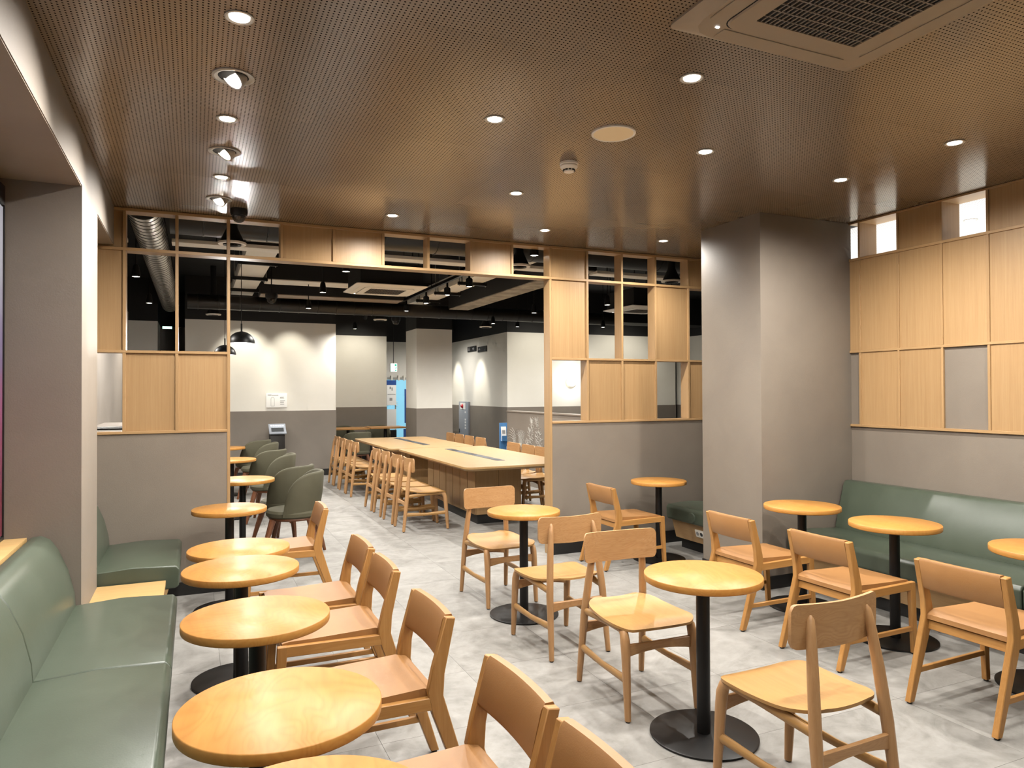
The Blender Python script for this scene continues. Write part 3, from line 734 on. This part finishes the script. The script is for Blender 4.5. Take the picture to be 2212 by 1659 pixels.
far_wall('wall_far_end', 'dim gray recess at the left end of the further room', -1.2, -.15, 16.2, 16.4, dado=False, zw=2.9, white='far_gray')
struct('wall_far_bay', B(-1.2, -.90, YP+TP+.45, 12.0, 0, 2.75), 'far_gray', 'pale plastered bay seen through the left lattice opening')
o = struct('trim_2', B(-.90, -.25, YP+TP+.02, 9.0, 1.185, 1.22), 'far_gray', 'gray ledge seen through the left lattice opening')
tag(obj('round_tray', MB().lathe([(.001, 0), (.2, 0), (.215, .012), (.205, .014), (.19, .006), (.001, .006)], 32), 'dark_metal', None, smooth=True, loc=(-.64, 7.35, 1.2205)), 'dark round tray on the gray ledge behind the left lattice opening', 'tray')
struct('ceiling_far', B(-1.3, 11.2, YP+TP, 18.1, ZF, ZF+.1), 'black_ceiling', 'black exposed slab ceiling of the further room')
struct('wall_back_upper', MB().box(-1.0, 11.2, YP+.02, YP+TP-.02, ZC+.06, ZF), 'black_paint', 'black wall above the lattice')
# low wall with the plant mural
lw = struct('wall_mural', B(5.0, 5.14, YP+TP, 11.44, 0, 1.19), 'far_gray', 'low gray wall with a white plant drawing')
obj('cap', B(4.985, 5.155, YP+TP, 11.45, 1.19, 1.21), 'ac_dark', lw)
g = MB()
def stroke(pts, r=.0024):
    g.tube([(4.998, y, z) for y, z in pts], r, 5)
def arc(cy, cz, L, a, bend, n=6, r=.0024):
    pts = []
    for k in range(n+1):
        u = k/n; ang = a+bend*u; pts.append((cy+L*u*math.cos(ang), cz+L*u*math.sin(ang)))
    stroke(pts, r)
random.seed(3)
for k in range(230):                                                  # layered leaves of the tall plant
    z = .35+.78*random.random(); hw = (1.13-z)*.55+.04; y = 10.33+random.uniform(-hw, hw)
    sgn = 1 if y > 10.33 else -1
    arc(y, z, random.uniform(.06, .13), math.radians(-90+sgn*random.uniform(20, 80)), sgn*random.uniform(.4, 1.2), 5, .0022)
for k in range(14): arc(10.85, .62, .28, math.radians(20+140*k/13), (.8 if k < 7 else -.8), 6)
for k in range(9): arc(11.12, .60, .34, math.radians(40+100*k/8), (1.2 if k < 4 else -1.2), 7)
for k in range(40): arc(random.uniform(9.4, 11.2), random.uniform(.25, .6), random.uniform(.08, .2), random.uniform(0, PI), random.uniform(-1, 1), 5, .0022)
tag(obj('wall_drawing', g, 'chalk'), 'white line drawing of leafy plants on the low gray wall', 'mural')
random.seed(11)

# ------------------------------------------------------------------ things on the far walls
t = thing('notice_board', 'white notice board with faint print on the far wall', 'notice board', (1.365, 13.592, 1.40))
obj('board', B(-.18, .18, -.025, -.001, -.128, .128), 'paper', t, bevel=.003)
m = obj('print', MB().box(-.155, -.09, -.0262, -.0255, .092, .106).box(-.085, .03, -.0262, -.0255, .09, .098), 'ink', t)
g = MB()
for a, b in (((-.10, -.10), (-.10, .03)), ((-.04, -.10), (-.04, .03)), ((-.10, -.10), (-.04, -.10)), ((-.10, .03), (-.085, .06)), ((-.04, .03), (-.055, .06)), ((-.085, .06), (-.055, .06))):
    g.bar((a[0], -.0258, a[1]), (b[0], -.0258, b[1]), .001, .005)
obj('bottle_drawing', g, 'ink', t)
g = MB()
for z in (.055, .035, -.01, -.03, -.045, -.075): g.box(.06, .06+random.uniform(.04, .09), -.0262, -.0255, z, z+.008)
obj('print', g, 'ink', t)
t = thing('sorting_stand', 'dark pedestal stand with a slanted white panel against the far wall', 'stand', (1.35, 13.38, 0))
obj('pedestal', B(-.125, .125, -.12, .14, 0, .80), 'dark_metal', t, bevel=.004)
tp = obj('panel', MB().prism([(-.19, .82), (-.165, .80), (.05, .965), (.03, .985)], 'x', -.145, .145), 'cabinet', t, bevel=.003)
for k in range(6): obj('button', MB().lathe([(.001, 0), (.013, 0), (.013, .006), (.001, .008)], 12), 'led', t, loc=(-.10+.04*k, -.022, .952))
obj('screen', MB().prism([(-.150, .855), (-.145, .850), (-.062, .913), (-.067, .919)], 'x', -.105, .105), 'print_dark', t)
t = thing('hydrant_cabinet', 'gray fire hydrant cabinet with a red lamp on the side wall', 'cabinet', (6.147, 16.65, 0))
obj('body', B(-.05, 0, -.33, .33, .30, 1.30), 'cabinet', t, bevel=.004)
obj('door', B(-.058, -.05, -.31, .31, .32, 1.10), 'cabinet', t, bevel=.002)
obj('handle', B(-.075, -.058, .24, .27, .52, .62), 'print_dark', t)
obj('lamp', MB().lathe([(.001, -.11), (.03, -.10), (.05, -.07), (.055, -.05), (.001, -.05)], 20, (0, .05, 1.19), 'x'), 'red', t, smooth=True)
obj('lamp_plate', B(-.056, -.05, -.15, .22, 1.11, 1.27), 'paper', t)
for z in (1.02, .84, .77, .70, .63): obj('lettering', MB().box(-.0595, -.058, -.20, -.145, z, z+.045).box(-.0595, -.058, -.13, -.11, z, z+.045), 'paper', t)
def sign(label, y0, y1, z0, z1, draw):
    t = thing('direction_sign', label, 'sign', (6.146, (y0+y1)/2, (z0+z1)/2)); a, b = (y1-y0)/2, (z1-z0)/2
    obj('plate', B(-.012, 0, -a, a, -b, b), 'black_paint', t)
    g = MB(); draw(g, a, b); obj('pictogram', g, 'ink', t)
def pict1(g, a, b):
    for y in (.75, .45):
        g.box(-.0135, -.012, a*(y-.08), a*(y+.08), -b*.6, b*.25); g.lathe([(.001, -.0135), (.016, -.0135), (.016, -.012), (.001, -.012)], 10, (0, a*y, b*.5), 'x')
    g.add([(-.0135, -a*.15, b*.1), (-.0135, -a*.4, b*.55), (-.0135, -a*.65, b*.1), (-.0135, -a*.4, -b*.6)], [(0, 1, 2, 3)])
def pict2(g, a, b):
    g.add([(-.0135, a*.85, -b*.1), (-.0135, a*.6, b*.6), (-.0135, a*.35, -b*.1)], [(0, 1, 2)]); g.box(-.0135, -.012, a*.4, a*.8, -b*.2, -b*.05)
    g.lathe([(.001, -.0135), (.018, -.0135), (.018, -.012), (.001, -.012)], 10, (0, -a*.7, -b*.45), 'x')
sign('left black restroom sign with pictograms', 15.88, 16.45, 2.515, 2.645, pict1)
sign('right black direction sign with a small arrow', 15.21, 15.76, 2.475, 2.605, pict2)
t = thing('magazine_rack', 'blue magazine rack with leaflets by the low wall', 'rack', (5.24, 12.0, 0))
obj('frame', MB().box(-.14, .14, 0, .03, 0, .97).box(-.16, .16, -.12, .12, 0, .02), 'steel_blue', t, bevel=.003)
for z in (.64, .30): obj('pocket', MB().prism([(-.075, z), (-.065, z), (-.005, z+.02), (-.005, z)], 'x', -.13, .13).box(-.13, .13, -.078, -.072, z, z+.10), 'steel_blue', t)
def leaflet(label, x, z, w, h, cols):
    q = thing('leaflet', label, 'leaflet', (5.24+x, 11.955, z)); q.rotation_euler = (-.12, 0, 0)
    obj('cover', B(-w/2, w/2, -.004, .004, 0, h), cols[0], q)
    obj('print', MB().box(-w*.3, w*.3, -.0055, -.004, h*.5, h*.75).box(-w*.35, w*.35, -.0055, -.004, h*.28, h*.34), cols[1], q); obj('print', B(-w*.4, w*.4, -.0055, -.004, h*.06, h*.2), cols[2], q)
leaflet('white leaflet with gray drawing in the blue rack', -.075, .645, .10, .26, ('paper', 'ink', 'print_warm'))
leaflet('dark leaflet with lime print in the blue rack', .06, .645, .11, .26, ('print_dark', 'print_green', 'print_green'))
leaflet('pale leaflet in the lower pocket of the blue rack', .04, .305, .11, .24, ('paper', 'print_dark', 'print_warm'))
t = thing('wall_sconce', 'round disc sconce glowing on the white wall', 'wall light', (7.70, 14.035, 1.755))
obj('disc', MB().lathe([(.001, -.06), (.10, -.06), (.105, -.05), (.10, -.04), (.001, -.04)], 36, (0, 0, 0), 'y'), 'white_plastic', t, smooth=True)
obj('stem', MB().lathe([(.02, -.04), (.02, -.001)], 12, (0, 0, 0), 'y'), 'white_plastic', t)
obj('glow_ring', MB().lathe([(.03, -.036), (.075, -.036), (.075, -.03), (.03, -.03)], 28, (0, 0, 0), 'y'), 'lamp_soft', t)
lp = bpy.data.lights.new('lamp', 'POINT'); lp.energy = 14; lp.shadow_soft_size = .05; lp.color = NEUT
lo = bpy.data.objects.new('lamp', lp); link(lo, t); lo.location = (0, -.18, .03)
# glass door, poster stand and exit sign
d = struct('door_1', MB().box(4.33, 4.37, 17.84, 17.89, 0, 1.92).box(5.02, 5.06, 17.84, 17.89, 0, 1.92).box(4.33, 5.06, 17.84, 17.89, 1.86, 1.92), 'trim_silver', 'glass entrance door whose panes glow blue themselves')
obj('pane', B(4.37, 4.68, 17.86, 17.87, 0, 1.86), 'blue_glass', d); obj('pane', B(4.71, 5.02, 17.855, 17.865, 0, 1.86), 'blue_glass', d)
obj('stile', B(4.68, 4.71, 17.85, 17.88, 0, 1.86), 'trim_silver', d)
for x in (4.45, 4.60, 4.78, 4.92): obj('clamp', B(x-.02, x+.02, 17.83, 17.89, 1.84, 1.97), 'white_plastic', d)
obj('push_bar', B(4.40, 4.66, 17.80, 17.82, .92, .96), 'black_metal', d)
obj('blue_strip', MB().box(4.93, 4.99, 17.84, 17.852, .75, 1.62).box(4.90, 5.0, 17.84, 17.85, .2, .6), 'blue', d)
obj('steel_blind', B(5.06, 5.16, 17.82, 17.89, 0, 1.9), 'trim_silver', d)
t = thing('poster_stand', 'white poster stand in front of the glass door', 'poster stand', (4.50, 17.5, 0))
obj('top_card', B(-.12, .12, 0, .02, 1.22, 1.72), 'paper', t); obj('head', B(-.12, .12, 0, .02, 1.72, 1.84), 'blue', t)
obj('poster', B(-.12, .12, -.004, .02, .62, 1.12), 'paper', t); obj('foot', B(-.10, .10, -.1, .1, 0, .60), 'black_metal', t)
obj('print', MB().box(-.05, -.01, -.002, 0, 1.62, 1.68).box(0, .03, -.002, 0, 1.58, 1.66).box(-.1, .1, -.002, 0, 1.48, 1.495).box(-.05, .02, -.002, 0, 1.33, 1.40), 'ink', t)
fc = bpy.data.curves.new('lettering', 'FONT'); fc.body = 'LATE'; fc.size = .15; fc.extrude = .002; fc.materials.append(M['paper'])
fo = bpy.data.objects.new('lettering', fc); link(fo, d); fo.location = (4.42, 17.83, 1.20); fo.rotation_euler = (PI/2, 0, 0)
t = thing('exit_sign', 'lit green and white exit sign above the glass door', 'exit sign', (4.43, 17.0, 2.14))
obj('box', B(-.085, .085, 0, .06, -.105, .105), 'white_plastic', t, bevel=.004)
obj('face', B(-.078, .078, -.003, .001, -.098, .098), 'exit', t)
obj('running_figure', MB().box(.02, .07, -.0045, -.003, .04, .085).box(.03, .065, -.0045, -.003, -.085, -.05).bar((.045, -.0038, -.03), (.06, -.0038, .03), .001, .02), 'exit_green', t)
obj('hanger', MB().tube([(0, .03, .105), (0, .03, ZF-2.14)], .008, 8), 'black_metal', t)
t = thing('exit_light', 'small cyan lit exit lamp in the left recess', 'exit sign', (-.50, 15.9, 2.86))
obj('box', B(-.09, .09, 0, .05, -.03, .03), 'white_plastic', t, bevel=.003); obj('face', B(-.085, .085, -.003, 0, -.025, .025), 'exit', t)
obj('hanger', MB().tube([(0, .03, .03), (0, .03, ZF-2.86)], .006, 8), 'black_metal', t)

# ------------------------------------------------------------------ services under the black slab
def duct_x(label, x0, x1, y, z, r, mat='dark_duct', seamstep=.55, group=None):
    t = thing('air_duct', label, 'duct', ((x0+x1)/2, y, z)); L = (x1-x0)/2
    obj('pipe', MB().lathe([(r, -L), (r, L)], 28, (0, 0, 0), 'x'), mat, t, smooth=True, auto=.9)
    n = int(2*L/seamstep); base = None
    for k in range(n):
        if base is None: base = obj('seam', MB().lathe([(r, -.008), (r+.006, -.006), (r+.006, .006), (r, .008)], 28, (0, 0, 0), 'x'), mat, t); o = base
        else: o = base.copy(); COL.objects.link(o); o.parent = t
        o.location = (-L+seamstep*(k+.5), 0, 0)
    for x in (-L*.5, L*.5): obj('hanger', MB().tube([(x, 0, r), (x, 0, ZF-z)], .006, 6), 'black_metal', t)
    return t
duct_x('large dark round duct running along the lattice', -.2, 9.5, 7.05, 3.16, .19)
duct_x('long brown round duct in front of the far walls', -.1, 7.6, 12.0, 2.955, .115, 'dark_duct', .3)
t = thing('spiral_duct', 'shiny silver spiral duct at the upper left', 'duct', (-.385, 10.1, 3.09))
obj('pipe', MB().lathe([(.14, -3.6), (.14, 3.6)], 32, (0, 0, 0), 'y'), 'steel', t, smooth=True, auto=.9)
base = None
for k in range(52):
    if base is None: base = o = obj('seam', MB().lathe([(.14, -.004), (.1435, -.002), (.1435, .002), (.14, .004)], 32, (0, 0, 0), 'y'), 'seam_steel', t)
    else: o = base.copy(); COL.objects.link(o); o.parent = t
    o.location = (0, -3.5+.136*k, 0); o.rotation_euler = (0, 0, .05)
for y in (-2.5, 0, 2.5): obj('hanger', MB().tube([(0, y, .14), (0, y, ZF-3.09)], .006, 6), 'black_metal', t)
def flat_duct(label, x0, x1, y0, y1, z, brackets, mat='white_plastic'):
    t = thing('flat_duct', label, 'duct', ((x0+x1)/2, (y0+y1)/2, z)); cx, cy = (x0+x1)/2, (y0+y1)/2
    n = len(brackets)+1; cuts = [y0]+brackets+[y1]
    for a, b in zip(cuts, cuts[1:]): obj('section', B(x0-cx, x1-cx, a-cy+.02, b-cy-.02, 0, .16), mat, t, bevel=.004)
    for y in brackets:
        bk = obj('bracket', B(x0-cx-.06, x1-cx+.06, y-cy-.02, y-cy+.02, -.045, -.002), 'black_metal', t)
        for x in (x0-cx-.04, x1-cx+.04): obj('rod', MB().tube([(x, y-cy, -.06), (x, y-cy, ZF-z)], .006, 6), 'trim_silver', bk)
flat_duct('left flat gray duct with dark brackets', .53, .86, 7.35, 12.3, 3.12, [7.9, 9.05, 10.3, 11.5])
flat_duct('right flat gray duct behind the track lights', 3.50, 3.82, 7.4, 12.6, 3.12, [8.6, 9.6, 10.7, 11.7])
def beam(label, x0, x1, y0, y1, z, mat):
    o = tag(obj('ceiling_beam', B(x0, x1, y0, y1, z+.012, ZF), 'black_paint'), label, 'beam')
    if mat: obj('underside', B(x0+.01, x1-.01, y0+.01, y1-.01, z, z+.012), mat, o)  # light on the underside is put in as a paler plate
beam('dark ceiling beam with its lit underside painted pale behind the air conditioner', .9, 2.2, 10.3, 10.75, 3.10, 'white_plastic')
beam('second dark ceiling beam nearer the far wall', .9, 3.1, 11.25, 11.65, 3.02, 'ac_taupe')
beam('rough concrete beam at the right of the track lights', 4.05, 4.42, 7.4, 11.8, 2.98, 'concrete')
t = thing('cable_tray', 'pale flat cable tray seen through the top lattice openings', 'cable tray', (4.2, 7.62, 2.985))
obj('tray', B(-5.3, -4.78, -.1, .1, 0, .035), 'white_plastic', t, bevel=.003); obj('tray', B(-4.4, -.2, -.1, .1, 0, .035), 'white_plastic', t, bevel=.003); obj('tray', B(.3, 5.2, -.1, .1, 0, .035), 'white_plastic', t, bevel=.003)
for x in (-4, -2, 2, 4): obj('rod', MB().tube([(x, 0, .03), (x, 0, ZF-2.985)], .006, 6), 'black_metal', t)
beam('dark boxed ceiling beam by the far niche', 2.45, 11.0, 12.9, 13.5, 3.0, None)
cassette('white ceiling air conditioner cassette over the communal tables', (2.29, 9.25), .92, 2.90, ('white_plastic', 'ac_dark'), .03, (14, 7), .28)
cassette('white ceiling air conditioner seen through the right lattice openings', (6.75, 9.9), .92, 2.90, ('white_plastic', 'ac_dark'), .03, (14, 7), .28)
def diffuser(label, x, y, z):
    t = thing('air_diffuser', label, 'diffuser', (x, y, z), 0, 'round ceiling diffusers')
    obj('cone', MB().lathe([(.105, .02), (.10, .03), (.045, .15), (.045, ZF-z)], 28), 'black_paint', t, smooth=True)
    obj('rim', MB().lathe([(.001, .012), (.075, .012), (.095, 0), (.115, .003), (.118, .02), (.001, .024)], 32), 'white_plastic', t, smooth=True)
    for r in (.022, .044, .066): obj('ring', MB().lathe([(r, -.002), (r+.009, -.005), (r+.009, .008), (r, .008)], 28), 'dark_metal', t, smooth=True)
for lb, x, y, z in [('round diffuser beside the left lattice mullion', .30, 6.65, 2.83), ('round diffuser in the top opening left of the oak post', 3.05, 6.65, 2.82),
                    ('round diffuser low over the far left tables', .28, 12.5, 2.80), ('round diffuser over the far end of the long tables', 3.0, 12.45, 2.81),
                    ('round diffuser beside the brightest hanging spot', 5.05, 12.55, 2.76), ('round diffuser seen in the right top lattice opening', 4.97, 6.67, 2.78)]: diffuser(lb, x, y, z)
dome_camera('dome camera hanging under the left flat duct', (.95, 10.1, 2.78+.10), 1.3)
obj('rod', MB().tube([(0, 0, 0), (0, 0, ZF-2.90)], .008, 6), 'black_metal', bpy.data.objects['dome_camera.001'])
dome_camera('dome camera hanging near the glass door', (3.35, 12.7, 2.80+.10), 1.3)
obj('rod', MB().tube([(0, 0, 0), (0, 0, ZF-2.90)], .008, 6), 'black_metal', bpy.data.objects['dome_camera.002'])
# hanging spots
def hanging_spot(label, x, y, z, power=P_FAR, aim=None, angle=172, name='hanging_spotlight'):
    t = thing(name, label, 'spotlight', (x, y, z), 0, 'black hanging spotlights')
    obj('cord', MB().tube([(0, 0, .12), (0, 0, ZF-z)], .006, 6), 'black_metal', t)
    h = obj('head', MB().lathe([(.018, .13), (.03, .11), (.042, .03), (.044, 0), (.038, 0), (.036, .01), (.001, .01)], 20), 'black_metal', t, smooth=True)
    obj('lens', MB().lathe([(.001, .002), (.036, .004), (.036, .008), (.001, .008)], 18), 'lamp', t)
    obj('rose', MB().lathe([(.05, ZF-z-.03), (.05, ZF-z)], 16), 'black_metal', t)
    if power: spot('lamp', t, (0, 0, -.02), aim or (0, 0, -1), power, angle, 1.0, .03)
    return t
HS = [('hanging spotlight above the left chairs of the near long table', 1.42, 8.8, 2.75, 1), ('hanging spotlight above the aisle near the far wall', 1.50, 10.55, 2.75, 1),
      ('hanging spotlight below the oak beam left of the cassette', 1.40, 7.25, 2.76, 1), ('hanging spotlight in front of the niche', 2.75, 13.4, 2.73, 1),
      ('brightest hanging spotlight right of the concrete beam', 4.85, 11.7, 2.75, 1), ('hanging spotlight left of the oak post', 4.50, 9.3, 2.68, 1),
      ('small hanging spotlight far right in the doorway view', 5.6, 12.3, 2.77, 1), ('hanging spotlight in the right upper lattice opening', 5.07, 8.216, 2.70, 1), ('added hanging spotlight brightening the area near the glass door', 5.1, 16.3, 2.95, 1),  # the one near the glass door is added to brighten that corner
      ('hanging spotlight low in the right lattice opening', 7.0, 11.5, 2.74, 1), ('hanging spotlight by the second cassette', 6.9, 9.0, 2.62, 0),
      ('hanging spotlight left of the silver duct', -.56, 8.4, 2.76, 1), ('far hanging spotlight left of the silver duct', -.56, 10.8, 2.76, 1), ('hanging spotlight at the top left lattice corner', -.55, 6.5, 2.80, 0),
      ('hanging spotlight in the top opening beside the oak post', 2.99, 6.17, 2.85, 0)]
for lb, x, y, z, on in HS: hanging_spot(lb, x, y, z, P_FAR if on else 0)
t = thing('track_light_rail', 'black track rail with four spotlights over the long tables', 'track light', (3.2, 10.1, 3.06))
obj('rail', B(-.02, .02, -2.2, 1.72, 0, .04), 'black_metal', t)
for y in (-1.54, -.67, .32, 1.43):
    h = obj('spot_head', MB().lathe([(.03, -.06), (.045, -.075), (.045, -.17), (.038, -.17), (.036, -.16), (.001, -.16)], 20), 'black_metal', t, smooth=True, loc=(.02, y, 0))
    obj('lens', MB().lathe([(.001, -.168), (.036, -.166), (.036, -.162), (.001, -.162)], 18), 'lamp', h)
    obj('arm', B(-.012, .012, -.012, .012, -.075, .01), 'black_metal', h)
    spot('lamp', t, (.02, y, -.19), (.02, y, -2), P_FAR*.8, 150, 1.0, .03)
for y in (-1.8, 0, 1.6): obj('rod', MB().tube([(0, y, .04), (0, y, ZF-3.06)], .006, 6), 'black_metal', t)
# wall-wash spots near the far walls
def wash(label, x, y, z, aim, power=P_WASH, angle=52):
    t = thing('wall_wash_spotlight', label, 'spotlight', (x, y, z), 0, 'wall washing spotlights')
    obj('stem', MB().tube([(0, 0, 0), (0, 0, ZF-z)], .008, 8), 'black_metal', t)
    d_ = (Vector(aim)-Vector((x, y, z))).normalized(); q = d_.to_track_quat('Z', 'Y').to_matrix().to_4x4()
    h = obj('head', MB().lathe([(.03, -.06), (.042, -.05), (.042, .06), (.036, .06), (.034, .05), (.001, .05)], 18), 'black_metal', t, smooth=True); h.matrix_local = q
    obj('lens', MB().lathe([(.001, .052), (.034, .052), (.034, .056), (.001, .058)], 16), 'lamp_soft', h)
    spot('lamp', t, d_*.08, d_, power, angle, .8, .03, (1, .93, .78))
wash('spotlight washing the far wall above the notice board', 1.60, 12.75, 3.12, (1.62, 13.6, 2.0), P_WASH*.5, 58)
wash('spotlight washing the far wall beside the pendants', .85, 12.75, 3.12, (.82, 13.6, 1.95), P_WASH*.8, 64)
wash('spotlight washing the side wall near the cabinet', 5.45, 15.6, 3.0, (6.15, 15.6, 1.55), P_WASH*.9, 48)
wash('spotlight washing the side wall near the pillar', 5.45, 17.2, 3.0, (6.15, 17.2, 1.55), P_WASH*.9, 48)
wash('added spotlight brightening the white wall right of the corner', 6.9, 12.6, 2.9, (6.9, 14.05, 1.7), P_WASH*.6, 120)  # added lamp, lifts the dim white wall
wash('added spotlight brightening the niche wall above the small tables', 3.3, 15.0, 3.15, (3.3, 16.2, 1.6), P_WASH*.6, 110)  # added lamp, lifts the dark niche
wash('added spotlight brightening the white wall near the sconce', 9.0, 12.6, 2.9, (9.0, 14.05, 1.7), P_WASH*.6, 120)  # second added lamp for the same white wall
# dome pendants
def pendant(label, x, y, zr, r=.14):
    t = thing('dome_pendant', label, 'pendant lamp', (x, y, zr), 0, 'black dome pendants')
    pr = [(r, 0)]+[(r*math.cos(a), r*.92*math.sin(a)) for a in [PI/2*k/10 for k in range(1, 10)]]+[(.012, r*.93)]
    pi_ = [((q-.004) if q > .02 else .003, max(0, h-.006)) for q, h in reversed(pr)]
    obj('shade', MB().rings([[(a*math.cos(2*PI*k/36), a*math.sin(2*PI*k/36), h) for k in range(36)] for a, h in pr+pi_], True, False), 'black_metal', t, smooth=True, auto=1.2)
    obj('bulb', MB().lathe([(.001, .012), (.03, .02), (.045, .05), (.03, .085), (.015, .11), (.001, .11)], 20), 'lamp', t, smooth=True)
    obj('stem', MB().tube([(0, 0, r*.9), (0, 0, r*.9+.09)], .009, 8), 'black_metal', t)
    obj('cord', MB().tube([(0, 0, r*.9+.09), (0, 0, ZF-zr)], .004, 6), 'black_metal', t)
    lp = bpy.data.lights.new('lamp', 'POINT'); lp.energy = P_PENDANT; lp.shadow_soft_size = .04; lp.color = NEUT
    o = bpy.data.objects.new('lamp', lp); link(o, t); o.location = (0, 0, -.02)
pendant('front black dome pendant beside the oak jamb', .475, 8.4, 2.09)
pendant('rear black dome pendant half hidden by the oak mullion', .37, 10.2, 2.05)
# annex downlights beyond the right wall
for k, (x, y) in enumerate(((5.81, 3.79), (6.05, 2.2), (7.3, 3.4))):
    downlight(['bright downlight seen through the top opening of the right lattice', 'hidden downlight beyond the right lattice', 'rear downlight beyond the right lattice'][k], (x, y, 2.932), P_ANNEX, 140, 'lamp', (.95, .97, 1.0))
